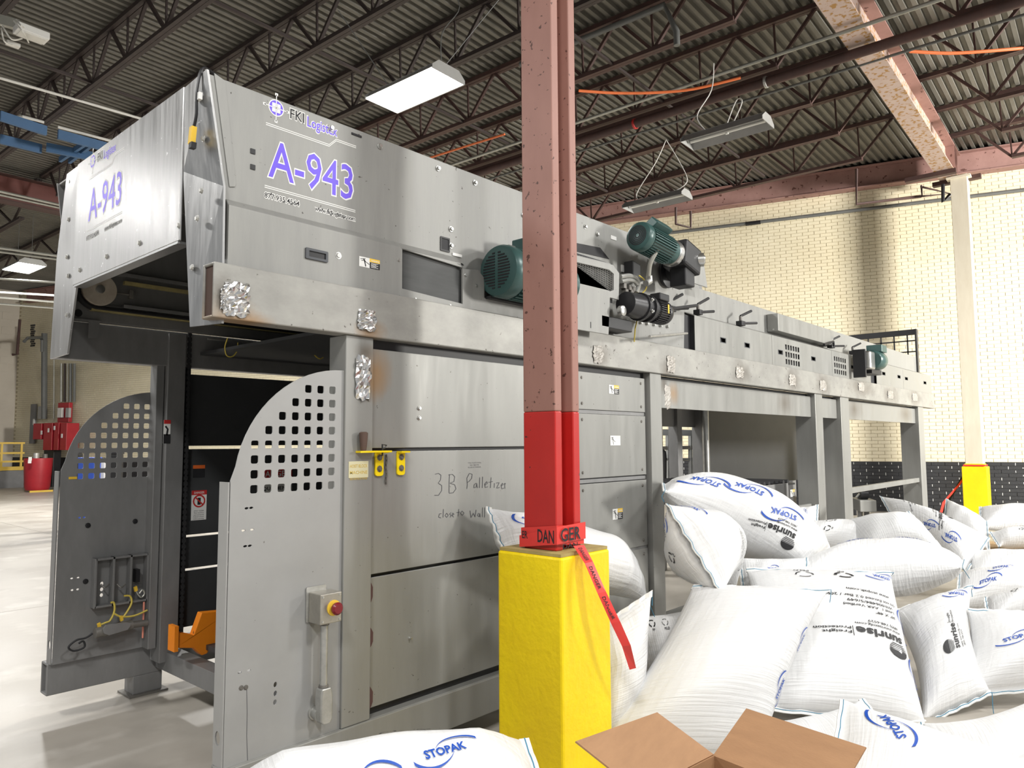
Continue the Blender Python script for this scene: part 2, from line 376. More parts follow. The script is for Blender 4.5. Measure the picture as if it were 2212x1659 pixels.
def pxl(p):
    c = p - CAM; z = c.dot(FW); return (CX + FPX * c.dot(RX) / z, CY - FPX * c.dot(UP) / z, z)
bricks = []
for r in range(int(DZ / CP)):
    z = r * CP; off = (r % 2) * BL / 2
    k = -11
    while -3 + (k + 11) * BL + off < 34.0:
        bricks.append((-3 + (k + 11) * BL + off, z)); k += 1
def vis(b):
    u, v, d = pxl(wal(b[0] + BL / 2, b[1] + .04)); return 1560 < u < 2212 and 390 < v < 1000 and not (u < 2020 and v > 330 + 0.26 * (u - 300)) and not (2055 < u < 2125)
near = sorted([b for b in bricks if vis(b)], key=lambda b: (wal(b[0], b[1]) - CAM).length)[:300]
nset = set(near)
hl = (BL - .011) / 2; hh = (CP - .010) / 2
bm_ = MB().obox((0, 0, 0), WD * hl, WN * .007, EZ * hh)
first = None
for (s, z) in near:
    c = wal(s + BL / 2, z + CP / 2, rnd.uniform(.003, .006))
    if first is None:
        first = bm_.build('brick', M['brick'], wall, bevel=0); o = first
    else:
        o = first.copy(); col.objects.link(o)
    o.location = c
bf = MB()
q = [(0, 1, 2, 3), (4, 7, 6, 5)[::-1], (0, 4, 5, 1), (1, 5, 6, 2), (2, 6, 7, 3), (3, 7, 4, 0)]
V = []; F = []
for (s, z) in bricks:
    if (s, z) in nset: continue
    d = rnd.uniform(.007, .012); n0 = len(V)
    a, b, c0, c1 = s + .005, s + BL - .006, z + .005, z + CP - .005
    V += [wal(a, c0, d), wal(b, c0, d), wal(b, c1, d), wal(a, c1, d), wal(a, c0), wal(b, c0), wal(b, c1), wal(a, c1)]
    F += [(n0 + 3, n0 + 2, n0 + 1, n0), (n0, n0 + 1, n0 + 5, n0 + 4), (n0 + 1, n0 + 2, n0 + 6, n0 + 5), (n0 + 2, n0 + 3, n0 + 7, n0 + 6), (n0 + 3, n0, n0 + 4, n0 + 7)]
bf.v = V; bf.f = F
bf.build('brickwork', M['brick'], wall, kind='stuff', fix=False)
# white head joints that show in the black painted band
hj = MB()
for (s, z) in bricks:
    if z < BZ - CP * .5 and -2 < s < 12 and rnd.random() < .8:
        h = rnd.uniform(.4, .85) * CP / 2; zz = z + CP / 2
        hj.obox(wal(s, zz, .006), WD * .0045, WN * .003, EZ * h)
hj.build('mortar_joint', M['white'], wall, kind='stuff')
# ---- far wall with its grey base, door, at the left
FC = wal(34.2, 0)
def fw_(x, z, d=0.0): return FC - EX * x + EZ * z - EY * d
M['farwall'] = mk('white_block_wall', (0.55, 0.50, 0.42), (0.48, 0.43, 0.36), 0.6, scale=0.8)
M['greywall'] = mk('grey_painted_base', (0.22, 0.22, 0.22), None, 0.6)
wf = MB().hexa([fw_(0, -.2, -.3), fw_(16, -.2, -.3), fw_(16, -.2, 0), fw_(0, -.2, 0), fw_(0, DZ, -.3), fw_(16, DZ, -.3), fw_(16, DZ, 0), fw_(0, DZ, 0)]).build('wall_left', M['farwall'], kind='structure')
blk = None; cw, ch = 0.62, 0.31
for r in range(25):
    for k in range(5):
        c = fw_((k + .5 + (r % 2) * .5) * cw, (r + .5) * ch, .006)
        if blk is None: blk = MB().obox((0, 0, 0), EX * (cw / 2 - .008), EY * .008, EZ * (ch / 2 - .008)).build('block', M['farwall'], wf); o = blk
        else: o = blk.copy(); col.objects.link(o)
        o.location = c

# ---- steel of the roof
def ibeam(a, b, w, h, tf=.02, tw=.014):
    a, b = Vector(a), Vector(b); mb = MB()
    mb.bar(a + EZ * (h - tf / 2), b + EZ * (h - tf / 2), w, tf); mb.bar(a + EZ * (tf / 2), b + EZ * (tf / 2), w, tf); mb.bar(a + EZ * h / 2, b + EZ * h / 2, tw, h - 2 * tf)
    return mb
gd = empty('roof_girder', bld(10, 2.53, 7.22), 'rust-streaked pinkish roof girder running from overhead down to the white column', 'girder')
a, b = bld(-6, 2.53, 7.22), bld(18.35, 2.53, 7.22)
MB().bar(a + EZ * .013, b + EZ * .013, .36, .026).build('bottom_flange', M['rust'], gd)
MB().bar(a + EZ * .617, b + EZ * .617, .36, .026).build('top_flange', M['girder'], gd)
MB().bar(a + EZ * .315, b + EZ * .315, .016, .58).build('web', M['rust'], gd)
for x in (17.6, 17.95): MB().bar(bld(x, 2.53 - .17, 7.53), bld(x, 2.53 + .17, 7.53), .012, .58).build('stiffener', M['girder'], gd)
MB().bar(bld(18.0, 2.85, 7.17), bld(18.0, 1.95, 7.17), .14, .09).build('bearing_angle', M['joistred'], gd)
MB().bar(bld(17.3, 3.25, 7.17), bld(17.3, 2.30, 7.17), .14, .09).build('bearing_angle', M['joistred'], gd)
g2 = empty('roof_girder', bld(4, 19.6, 7.22), 'dark red roof girder seen far left behind the machine hood', 'girder')
a, b = bld(-11, 19.6, 7.22), bld(12, 19.6, 7.22)
MB().bar(a + EZ * .013, b + EZ * .013, .36, .026).build('bottom_flange', M['joistred'], g2)
MB().bar(a + EZ * .617, b + EZ * .617, .36, .026).build('top_flange', M['joistred'], g2)
M['redgirder'] = mk('dull_red_girder', (0.20, 0.07, 0.06), None, .6)
MB().bar(a + EZ * .315, b + EZ * .315, .016, .58).build('web', M['redgirder'], g2)
wb = empty('wall_beam', wal(6, 7.5), 'long pinkish red steel beam along the top of the brick wall', 'beam')
a, b = wal(-3, 7.5, .17), wal(33.5, 7.5, .17)
MB().bar(a + EZ * .012, b + EZ * .012, .28, .024).build('bottom_flange', M['girder'], wb)
MB().bar(a + EZ * .50, b + EZ * .50, .28, .024).build('top_flange', M['girder'], wb)
MB().bar(a + EZ * .256, b + EZ * .256, .014, .46).build('web', M['girder'], wb)
ORD = ['first', 'second', 'third', 'fourth', 'fifth', 'sixth', 'seventh', 'eighth', 'ninth', 'tenth', 'eleventh', 'twelfth', 'thirteenth', 'fourteenth', 'fifteenth']
webm = None
def joist(x, y0, y1, zt, zb, label, mat, group, pan=1.25, sx_=1):
    t = empty('roof_joist', bld(x, (y0 + y1) / 2, zb), label, 'joist', group)
    for sgn in (-1, 1):
        MB().bar(bld(x + sgn * .035, y0, zt - .035), bld(x + sgn * .035, y1, zt - .035), .06, .07).build('top_chord', mat, t)
        MB().bar(bld(x + sgn * .03, y0 + 1.1, zb + .02), bld(x + sgn * .03, y1 - 1.1, zb + .02), .055, .06).build('bottom_chord', mat, t)
    n = max(3, int(round((y1 - y0 - 1.0) / pan)))
    ys = [y0 + .5 + (y1 - y0 - 1.0) * i / n for i in range(n + 1)]
    for i in range(n):
        ya, yb = ys[i], ys[i + 1]; ym = (ya + yb) / 2
        lo = zb + .02; hi = zt - .04
        MB().bar(bld(x, ya, hi), bld(x, ym, lo), .045, .045).build('web_bar', mat, t)
        MB().bar(bld(x, ym, lo), bld(x, yb, hi), .045, .045).build('web_bar', mat, t)
        if pan < 2: MB().bar(bld(x, ym, lo), bld(x, ym + .02, hi), .026, .026).build('web_bar', mat, t)
    return t
ZT, ZB = 8.03, 7.27
xs = [4.47 + 1.6 * n for n in range(-3, 8)]
for i, x in enumerate(xs):
    y1 = 19.5
    # the skewed wall cuts the bay short
    lim = (18.83 - x) / 0.262 + 1.0
    far = x > 12
    y1 = min(19.5, lim - .4) if far else 19.5
    joist(x, 2.6, y1, ZT, ZB, '%s roof joist from the left end, over the machine side of the rusty girder' % ORD[i], M['joist'] if x < 9 else M['joistred'], 'roof joists over the machine')
for i, x in enumerate([7.67 + 1.6 * n for n in range(0, 7)]):
    joist(x + .25, -7.0, 2.46, ZT, ZB, '%s roof joist to the right of the rusty girder, counted from the camera' % ORD[i], M['joistred'], 'roof joists right of the girder')
for i, x in enumerate([-3.5 + 1.9 * n for n in range(0, 7)]):
    joist(x + .1, 19.8, 34, ZT, ZB, '%s dark roof joist beyond the far red girder' % ORD[i], M['joist'], 'roof joists beyond the far girder', pan=2.6)
for i, y in enumerate((5.6, 8.7, 12.2, 15.6)):
    MB().bar(bld(-3, y, ZB + .03), bld(16.5 - .2 * y, y, ZB + .03), .04, .04).build('joist_bridging', M['joist'], label='%s dark bridging bar under the joists, counted from the girder' % ORD[i], cat='steel bar', group='bridging bars')

# ---- pipes, conduits and cords under the roof
MB().tube([bld(10.95, -6.5, 7.12), bld(10.90, 19, 7.12)], .075, 14).build('sprinkler_main', M['joistred'], smooth=True, label='thick brown sprinkler main crossing under the rusty girder', cat='pipe')
for k, y in enumerate((3.9, 6.2)):
    p = bld(10.93, y, 7.12); MB().lathe(p - EY * .02, EY, [(.078, 0), (.09, .004), (.09, .04), (.078, .044), (.078, 0)], 18, False).build('pipe_clamp', M['redpaint'] if k else M['galv'], label=('red coupling on the thick brown sprinkler main' if k else 'pale hanger ring on the brown sprinkler main'), cat='pipe clamp')
MB().tube([bld(10.32, -6.5, 7.16), bld(10.30, 14, 7.16)], .028, 10).build('conduit', M['conduit'], smooth=True, label='pale conduit running just above the thick brown sprinkler main', cat='conduit')
MB().tube([bld(11.55, -6.5, 7.22), bld(11.50, 14, 7.22)], .022, 8).build('conduit', M['pipe'], smooth=True, label='thin dark conduit beside the brown sprinkler main, wall side', cat='conduit')
MB().tube([bld(9.0, 7.2, 7.75), bld(9.0, 4.6, 7.72), bld(9.05, 4.45, 7.3), bld(9.05, 4.45, 7.1)], .045, 10).build('drain_pipe', M['pipe'], smooth=True, label='short dark drain pipe with elbow between two joists', cat='pipe')
MB().tube([wal(-3, 7.0, .1), wal(13.4, 7.08, .1)], .042, 12).build('wall_pipe', M['pipe'], smooth=True, label='dark grey pipe running along the brick wall below the beam', cat='pipe')
MB().cyl(wal(4.5, 7.03, .1), wal(4.85, 7.03, .1), .05).build('pipe_coupling', M['black'], label='black coupling on the grey wall pipe', cat='pipe coupling')
def drop(u1, v1, v2, u2, v3, d, lab):
    a, b, c, e = D(u1, v1, d), D(u1, v2, d), D(u2, v3, d), D(u2, v1 + 8, d)
    MB().tube([a, b, c, e], .028, 8).build('sprinkler_drop', M['joistred'], smooth=True, label=lab, cat='pipe')
drop(1460, 448, 484, 1492, 492, 15.5, 'small brown pipe loop hanging below the wall beam near the motor')
MB().tube([D(1850, 365, 15.4), D(1850, 441, 15.4), D(1990, 424, 15.2)], .03, 8).build('sprinkler_drop', M['joistred'], smooth=True, label='brown pipe dropping from the beam and running to the white column', cat='pipe')
MB().tube([D(2037, 398, 14.8), D(2037, 436, 14.8), D(2052, 420, 14.8)], .035, 8).build('sprinkler_drop', M['black'], smooth=True, label='short black pipe stub beside the top of the white column', cat='pipe')
MB().tube([D(1990, 400, 15.1), D(1992, 424, 15.1), D(2052, 418, 15.0), D(1992, 404, 15.1)], .022, 6).build('pipe_bracket', M['joistred'], label='triangular brown bracket left of the white column head', cat='bracket')
MB().tube([P(1250, 196, 2, 7.05), P(1330, 201, 2, 7.05), P(1420, 200, 2, 7.05), P(1500, 192, 2, 7.05), P(1600, 168, 2, 7.1)], .022, 8, 4).build('orange_cable', M['orangecable'], smooth=True, label='orange cable hanging across the joists right of the red column', cat='cable')
MB().tube([P(1965, 111, 2, 7.3), P(2050, 115, 2, 7.25), P(2140, 110, 2, 7.25), P(2230, 102, 2, 7.3)], .024, 8, 4).build('orange_cable', M['orangecable'], smooth=True, label='orange cable hanging at the upper right beyond the rusty girder', cat='cable')
MB().tube([P(1090, 290, 2, 7.0), P(1000, 318, 2, 7.0), P(900, 350, 2, 7.0)], .02, 8, 3).build('orange_cable', M['orangecable'], smooth=True, label='orange cable behind the lit lamp, left of the red column', cat='cable')
MB().tube([P(-30, 160, 2, 7.25), P(180, 220, 2, 7.25), P(420, 290, 2, 7.25)], .022, 8).build('conduit', M['wire'], smooth=True, label='white conduit crossing the dark roof left of the machine hood', cat='conduit')
MB().tube([P(-20, 257, 2, 7.25), P(50, 252, 2, 7.25), P(95, 264, 2, 7.25)], .025, 8).build('conduit', M['wire'], smooth=True, label='short bent white conduit at the left edge under the roof', cat='conduit')
MB().tube([P(125, 274, 2, 7.25), P(420, 352, 2, 7.25)], .025, 8).build('conduit', M['wire'], smooth=True, label='short white conduit just left of the machine hood', cat='conduit')
for k, (v0, v1) in enumerate(((409, 447), (416, 453), (533, 556), (541, 563), (601, 612), (630, 640), (641, 655), (655, 668))):
    z = 6.9 if k < 2 else 5.6
    MB().tube([P(-20, v0, 2, z), P(165, v1 + (v1 - v0) * .1, 2, z)], .03, 6).build('conduit', M['conduit'], smooth=True, label='%s long thin pipe from the top, far left beside the hood' % ORD[k], cat='conduit', group='far pipes at the left edge')
# blue conveyor steel high up at left
bs = empty('overhead_conveyor', P(200, 300, 2, 6.8), 'blue steel overhead conveyor frame high behind the machine hood', 'conveyor')
for (p, q) in (((0, 250), (100, 283)), ((125, 290), (230, 318)), ((100, 318), (200, 338)), ((0, 300), (90, 322))):
    MB().bar(P(*p, 2, 7.0), P(*q, 2, 7.0), .06, .16).build('rail', M['steelblue'], bs)
for (p, q) in (((130, 345), (190, 305)), ((150, 348), (205, 306))):
    MB().bar(P(*p, 2, 7.05), P(*q, 2, 7.05), .05, .1).build('crossbar', M['steelblue'], bs)
# white junction box with cables at the upper left
jb = empty('junction_box', P(65, 80, 2, 6.6), 'white junction box with looping white cables at the upper left', 'box')
c = P(68, 72, 2, 6.6); ax = EX * .17; ay = EY * .10
MB().obox(c, ax, ay, EZ * .045).build('body', M['white'], jb, bevel=.01)
MB().obox(c - EZ * .05, ax * .8, ay * .8, EZ * .008).build('cover', M['wire'], jb)
for k, (a0, a1, a2) in enumerate((((30, 45), (50, 70), (62, 92)), ((5, 55), (25, 85), (48, 83)), ((3, 60), (10, 90), (32, 99)), ((35, 42), (45, 55), (52, 60)))):
    MB().tube([P(*a0, 2, 6.62), P(*a1, 2, 6.45), P(*a2, 2, 6.56)], .009, 6, 6).build('cable', M['wire'], jb, smooth=True)
MB().obox(P(28, 96, 2, 6.55), EX * .07, EY * .04, EZ * .02).build('connector', M['wire'], jb)
MB().bar(P(-20, 38, 2, 6.75), P(42, 55, 2, 6.75), .06, .12).build('strut', M['conduit'], jb)

# ---- lamps
def lamp(x, y, z, w, lit, label, cords):
    t = empty('high_bay_lamp', bld(x, y, z), label, 'lamp', None)
    L = 1.22; h = .13; tw = w * (.62 if lit else .45)
    def q(dx, dy, dz): return bld(x + dx, y + dy, z + dz)
    for s in (-1, 1):   # sloped side reflector
        MB().hexa([q(s * w / 2, -L / 2, 0), q(s * w / 2, L / 2, 0), q(s * tw / 2, L / 2, h), q(s * tw / 2, -L / 2, h), q(s * w / 2 - s * .006, -L / 2, .0), q(s * w / 2 - s * .006, L / 2, .0), q(s * tw / 2 - s * .006, L / 2, h - .006), q(s * tw / 2 - s * .006, -L / 2, h - .006)]).build('reflector_side', M['lampin'] if not lit else M['lampgrey'], t)
        MB().prism([q(-w / 2, s * L / 2, 0), q(w / 2, s * L / 2, 0), q(w / 2, s * L / 2, .05), q(tw / 2, s * L / 2, h + .01), q(-tw / 2, s * L / 2, h + .01), q(-w / 2, s * L / 2, .05)], EY * (.01 * s)).build('end_plate', M['lampgrey'], t)
    MB().obox(q(0, 0, h), EX * tw / 2, EY * L / 2, EZ * .006).build('back_plate', M['lampgrey'], t)
    if lit: MB().obox(q(0, 0, .012), EX * (w / 2 - .012), EY * (L / 2 - .004), EZ * .006).build('lens', M['lit'], t)
    else:
        MB().tube([q(.03, -L / 2 + .04, .06), q(.03, L / 2 - .04, .06)], .019, 10).build('tube', M['tube'], t, smooth=True)
        MB().obox(q(.03, 0, .05), EX * .02, EY * .02, EZ * .02).build('tube_clip', M['white'], t)
    for cpts in cords:
        MB().tube([q(*p) for p in cpts], .009 if not lit else .006, 6, 5).build('cord', M['wire'] if not lit else M['pipe'], t, smooth=True)
    return t
lamp(6.13, 6.63, 6.02, .56, True, 'lit high-bay lamp glowing white above the machine', [[(0, -.5, .13), (-.1, -.6, .5), (.1, -.7, .9), (0, -.5, 1.3)], [(0, .4, .13), (-.5, .9, 1.2)], [(0, -.5, .13), (.6, -1.0, 1.2)]])
lamp(9.99, 4.17, 6.04, .44, False, 'unlit grey strip lamp hanging right of the red column, the nearer of two', [[(0, .3, .14), (-.05, .42, .4), (.1, .25, .8), (.1, .2, 1.2)], [(0, -.1, .14), (0, -.25, .42), (.05, -.15, .5), (.05, 0, .2)]])
lamp(12.1, 6.44, 6.04, .44, False, 'unlit grey strip lamp lower down, in front of the wall beam', [[(0, .35, .14), (-.02, .4, .3), (0, .0, .8), (.05, -.2, 1.2)], [(0, -.3, .14), (.05, -.6, .3), (.1, -.45, .7), (.05, -.2, 1.2)]])
t = lamp(6.2, 20.9, 6.02, .6, True, 'lit high-bay lamp far left beside the hood corner', [[(0, -.5, .13), (0, -.5, 1.3)], [(0, .5, .13), (0, .5, 1.3)]])
# ================================================================== the palletizer
YN, YF = 2.90, 5.00
ma = empty('palletizer', (5.0, 4.0, 0), 'long grey steel palletizer with violet A-943 lettering on its hood and side', 'machine')
def part(mb, name, mat, bevel=.003, smooth=False, parent=None, **kw): return mb.build(name, mat, parent or ma, smooth=smooth, bevel=bevel, **kw)
ZB0, ZB1 = 2.115, 2.345
# ---- main upper beams (hollow, open at the front end)
def hollow(x0, x1, y0, y1, z0, z1, t=.012):
    mb = MB(); mb.box(x0, x1, y0, y0 + t, z0, z1); mb.box(x0, x1, y1 - t, y1, z0, z1); mb.box(x0, x1, y0 + t, y1 - t, z0, z0 + t); mb.box(x0, x1, y0 + t, y1 - t, z1 - t, z1)
    return mb
ub = part(hollow(1.375, 13.42, 2.865, 2.965, ZB0, ZB1), 'upper_beam', M['beam'], .006)
M['beamend'] = mk('rusty_tube_inside', (.06, .03, .02), None, .8)
MB().box(1.385, 1.40, 2.877, 2.953, ZB0 + .012, ZB1 - .012).build('tube_plug', M['beamend'], ub)
part(hollow(1.40, 13.0, 4.88, 4.98, ZB0, ZB1), 'upper_beam', M['midgrey'], .006)
# base beams
part(hollow(1.47, 12.6, 2.875, 2.975, .125, .31), 'base_beam', M['panel'], .005)
part(hollow(1.47, 5.2, 5.03, 5.14, .125, .31), 'base_beam', M['midgrey'], .005)
MB().box(1.49, 1.5, 5.042, 5.128, .137, .298).build('tube_plug', M['midgrey'], ma)
for (x, y) in ((2.05, 5.085), (2.15, 2.925), (4.8, 2.925), (4.8, 5.085)):
    lg = part(MB().box(x - .09, x + .09, y - .055, y + .085, .012, .125), 'foot', M['midgrey'])
    MB().box(x - .12, x + .12, y - .085, y + .115, 0, .012).build('base_plate', M['dirtsteel'], lg)
part(MB().bar((2.14, 2.98, .22), (2.14, 5.03, .22), .10, .12), 'cross_member', M['midgrey'])
part(MB().bar((4.8, 2.98, .22), (4.8, 5.03, .22), .10, .12), 'cross_member', M['midgrey'])
# ---- hood: side plate with its ledge, front cover, corner strips, top
HT = 3.157
part(MB().prism(xz([(1.354, HT), (1.444, 2.68), (1.446, 2.35), (5.36, 2.35), (5.40, 2.93), (5.80, 2.93), (5.74, HT)], 2.935), (0, .012, 0)), 'hood_side', M['grey'])
hl_ = part(MB().prism([(1.45, 2.90, 2.345), (1.45, 2.90, 2.605), (1.45, 2.935, 2.64), (1.45, 2.935, 2.345)], (.925, 0, 0)), 'lower_side_cover', M['grey'], .004)
lc = part(MB().prism(xz([(2.375, 2.345), (2.375, 2.60), (2.80, 2.60), (2.82, 2.57), (2.94, 2.585), (2.99, 2.545), (2.99, 2.43), (3.55, 2.43), (3.55, 2.345)], 2.90), (0, .012, 0), [xz([(2.385, 2.392), (2.815, 2.372), (2.815, 2.575), (2.385, 2.598)], 2.90)]), 'window_cover', M['grey'], .003)
MB().box(2.375, 2.83, 2.918, 2.922, 2.36, 2.605).build('window', M['smoke'], lc)
MB().prism([(2.375, 2.90, 2.60), (2.375, 2.935, 2.635), (2.82, 2.935, 2.635), (2.82, 2.90, 2.60)], (0, .002, .004)).build('ledge', M['grey'], lc)
MB().obox((2.80, 2.917, 2.607), (.026, 0, 0), (0, .017, .017), (0, -.001, .001)).build('rubber_tab', M['black'], lc)
part(MB().box(3.56, 4.3, 2.905, 2.935, 2.345, 2.6), 'lower_side_cover', M['grey'])
# rear hood side, top and front
part(MB().prism(xz([(1.36, HT), (1.44, 2.6), (1.44, 2.345), (4.4, 2.345), (4.4, HT)], 4.86), (0, .012, 0), [ppoly([(466, 711), (470, 709), (560, 719), (560, 728), (470, 721), (466, 718)], 4.86)]), 'hood_side', M['midgrey'])
part(MB().box(1.37, 4.45, 2.95, 4.85, HT - .012, HT), 'hood_top', M['grey'])
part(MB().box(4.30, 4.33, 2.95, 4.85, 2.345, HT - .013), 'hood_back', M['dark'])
fc = part(MB().prism([(1.345, 3.13, 2.476), (1.345, 4.46, 2.476), (1.345, 4.46, HT + .003), (1.345, 3.13, HT + .003)], (.012, 0, 0)), 'front_cover', M['front'], .003)
MB().box(1.345, 1.40, 3.14, 4.44, 2.464, 2.475).build('lower_lip', M['front'], fc)
def strip(pts_r, pts_l, name):
    mb = MB(); n = len(pts_r); t = Vector((.010, 0, 0))
    vs = [Vector(p) for p in pts_r + pts_l]; vs += [p + t for p in vs]
    fs = []
    for i in range(n - 1):
        fs += [(i, i + 1, n + i + 1, n + i), (2 * n + i + 1, 2 * n + i, 3 * n + i, 3 * n + i + 1)]
        fs += [(i + 1, i, 2 * n + i, 2 * n + i + 1), (n + i, n + i + 1, 3 * n + i + 1, 3 * n + i)]
    fs += [(0, n, 3 * n, 2 * n), (n - 1, 3 * n - 1, 4 * n - 1, 2 * n - 1)]
    mb.add(vs, fs); return part(mb, name, M['front'], 0)
st1 = strip([(1.340, 2.905, HT), (1.425, 2.905, 2.68), (1.433, 2.905, 2.10)], [(1.350, 3.135, HT), (1.353, 3.128, 2.78), tuple(XF(410, 706, 1.365))], 'corner_strip')
st2 = strip([(1.350, 4.455, HT), tuple(XF(165, 617, 1.358)), tuple(XF(145, 764, 1.365))], [(1.350, 4.655, HT), tuple(XF(122, 562, 1.375)), tuple(XF(108, 776, 1.39))], 'corner_strip')
def bolt(p, d, r=.011, h=.010, parent=None, mat='chrome', n=8, name='bolt'):
    d = Vector(d); return MB().lathe(Vector(p), d, [(r * 1.35, 0), (r * 1.35, h * .25), (r, h * .3), (r * .8, h)], n).build(name, M[mat], parent or ma, smooth=True)
for (u, v) in ((440, 300), (436, 412), (427, 472), (416, 578)): bolt(XF(u, v, 1.365), (-1, 0, 0), parent=st1, mat='galv')
for (u, v) in ((153, 393), (149, 474), (145, 555), (148, 596), (145, 680)): bolt(XF(u, v, 1.36), (-1, 0, 0), parent=st2, mat='galv')
for (u, v) in ((302, 525), (387, 487), (173, 583), (231, 554)): bolt(XF(u, v, 1.345), (-1, 0, 0), parent=fc, mat='galv')
# corner edge fold on the side plate
part(MB().prism(ppoly([(462, 158), (486, 175), (509, 398), (507, 404), (495, 404)], 2.934), (0, -.004, 0)), 'edge_fold', M['grey'], .001)
for (u, v) in ((715, 277), (820, 316), (946, 364), (1026, 395), (974, 495), (974, 531), (1264, 490), (1290, 506), (1130, 465)): bolt(S(u, v, 2.934), (0, -1, 0), r=.012, h=.014)
for (u, v) in ((731, 552),): bolt(S(u, v, 2.9), (0, -1, 0), r=.013, h=.006)
for (u, v) in ((861, 562), (1005, 595), (897, 646), (972, 660), (1029, 617)): bolt(S(u, v, 2.9), (0, -1, 0), r=.007, h=.006)
for (u, v) in ((546, 327), (546, 361)): part(MB().box(*[c for c in (lambda p: (p.x - .011, p.x + .011, 2.931, 2.9345, p.z - .011, p.z + .011))(S(u, v, 2.934))]), 'square_hole_plug', M['black'], 0)
p = S(770, 292, 2.934); part(MB().box(p.x - .03, p.x + .03, 2.931, 2.9345, p.z - .005, p.z + .005), 'slot', M['ink'], 0)
p = S(961, 528, 2.934); sq = part(MB().prism(rrect(p.x - .035, p.x + .035, p.z - .04, p.z + .04, 2.93, .004), (0, .004, 0), [rrect(p.x - .027, p.x + .027, p.z - .031, p.z + .031, 2.93, .003)]), 'socket_frame', M['black'], 0)
MB().box(p.x - .027, p.x + .027, 2.9335, 2.9348, p.z - .031, p.z + .031).build('socket', M['ink'], sq)
# recessed grip
a, b = S(659, 538), S(707, 568)
gp = part(MB().prism(rrect(a.x, b.x, b.z, a.z + .008, 2.892, .004), (0, .01, 0), [rrect(a.x + .018, b.x - .012, b.z + .012, a.z - .004, 2.892, .002)]), 'recessed_grip', M['glovegrey'], .001)
MB().box(a.x + .018, b.x - .012, 2.8985, 2.8995, b.z + .012, a.z - .004).build('grip_pocket', M['black'], gp)
# ---- lettering on the hood
T2 = MB(); T3 = MB(); T4 = MB()
def decal(org, ex, ey, s):
    """machine name plate: logo, name, model, phone, web; s = half width"""
    mp = lambda x, y: Vector(org) + Vector(ex) * x * s + Vector(ey) * y * s
    nrm = Vector(ex).cross(Vector(ey)); off = nrm * .0004
    W, Pp, K, WA, PA = MB(), MB(), MB(), MB(), MB()
    def model(mb, bold, wd, o):
        # the 4 is rebuilt so that its counter stays open at any stroke weight
        def isl(b):
            vs, fs = text2d('A-943', 1.0, b); m_ = MB(); m_.v = [Vector((x, y, 0)) for x, y in vs]; m_.f = fs
            return sorted(islands(m_), key=lambda q: min(p.x for p in q.v))
        base = isl(0.0); gl = isl(bold); dx = min(p.x for p in base[3].v) - .011; b = bold; r = bold * .5
        out = [(.398 + b, .691 + b), (.356 - b * .47, .691 + b), (.011 - b, .269 + b * .36), (.011 - b, .224 - b), (.3 - b, .224 - b), (.3 - b, -b), (.398 + b, -b), (.398 + b, .224 - b), (.471 + b, .224 - b), (.471 + b, .312 + b), (.398 + b, .312 + b)]
        hol = [(.3 - r, .504 - r * 3.4), (.3 - r, .312 + r), (.142 + r * 2.2, .312 + r)]
        m4 = MB(); lp = [[Vector((x + dx, y - .35, 0)) for x, y in q] for q in (out, hol)]
        m4.v = lp[0] + lp[1]; m4.f = [tuple(t) for t in tessellate_polygon(lp)]; gl[3] = m4
        x0 = min(p.x for q in gl for p in q.v); x1 = max(p.x for q in gl for p in q.v); k = wd / (x1 - x0)
        for q in gl: mb.add([mp((p.x - (x0 + x1) / 2) * k, .02 + p.y) + o for p in q.v], q.f)
    def l2(mb, t, x, y, size, bold, width, o): letter(mb, t, mp(x, y), Vector(ex) * s, Vector(ey) * s, size, bold, width, o)
    model(WA, .034, 1.92, off); model(PA, .006, 1.86, off * 2)
    for y, ln in ((0.62, [(-1, 0), (.36, 0), (.52, .16), (1, .16)]), (-.56, [(-1, 0), (1, 0)])):
        for dy in (0.0, .035): stroke(W, [(x, y + yy + dy) for x, yy in ln], .016, lambda x, y_: mp(x, y_) + off)
    cx_, cy_ = -.80, 1.0
    stroke(Pp, [(cx_ + .095 * math.cos(t * .2618), cy_ + .095 * math.sin(t * .2618)) for t in range(25)], .09, lambda x, y_: mp(x, y_) + off * 1.5)
    stroke(W, [(cx_ + .15 * math.cos(t * .2618), cy_ + .15 * math.sin(t * .2618)) for t in range(25)], .02, lambda x, y_: mp(x, y_) + off)
    for (x0, y0, x1, y1) in ((-.24, 0, .24, 0), (0, -.26, 0, .26)): stroke(W, [(cx_ + x0, cy_ + y0), (cx_ + x1, cy_ + y1)], .018, lambda x, y_: mp(x, y_) + off * 2)
    for (dx, dy) in ((-.24, 0), (.24, 0), (0, .26), (0, -.26)): stroke(W, [(cx_ + dx - .03, cy_ + dy), (cx_ + dx + .03, cy_ + dy)], .05, lambda x, y_: mp(x, y_) + off * 2)
    for dx in (-.05, .05):
        for dy in (-.05, .05): stroke(W, [(cx_ + dx - .036, cy_ + dy), (cx_ + dx + .036, cy_ + dy)], .072, lambda x, y_: mp(x, y_) + off * 2.5)
    l2(W, 'FKI', -.36, 1.0, .29, .05, .33, off); l2(K, 'FKI', -.36, 1.0, .27, .01, .30, off * 2)
    l2(W, 'Logistex', .20, .97, .30, .05, .72, off); l2(Pp, 'Logistex', .20, .97, .28, .012, .68, off * 2)
    l2(W, '877.935.4564', -.64, -.70, .15, .09, .74, off); l2(K, '877.935.4564', -.64, -.70, .14, .01, .72, off * 2)
    l2(W, 'www.fkilogistex.com', .53, -.70, .14, .09, .96, off); l2(K, 'www.fkilogistex.com', .53, -.70, .13, .01, .94, off * 2)
    return W, Pp, K, WA, PA
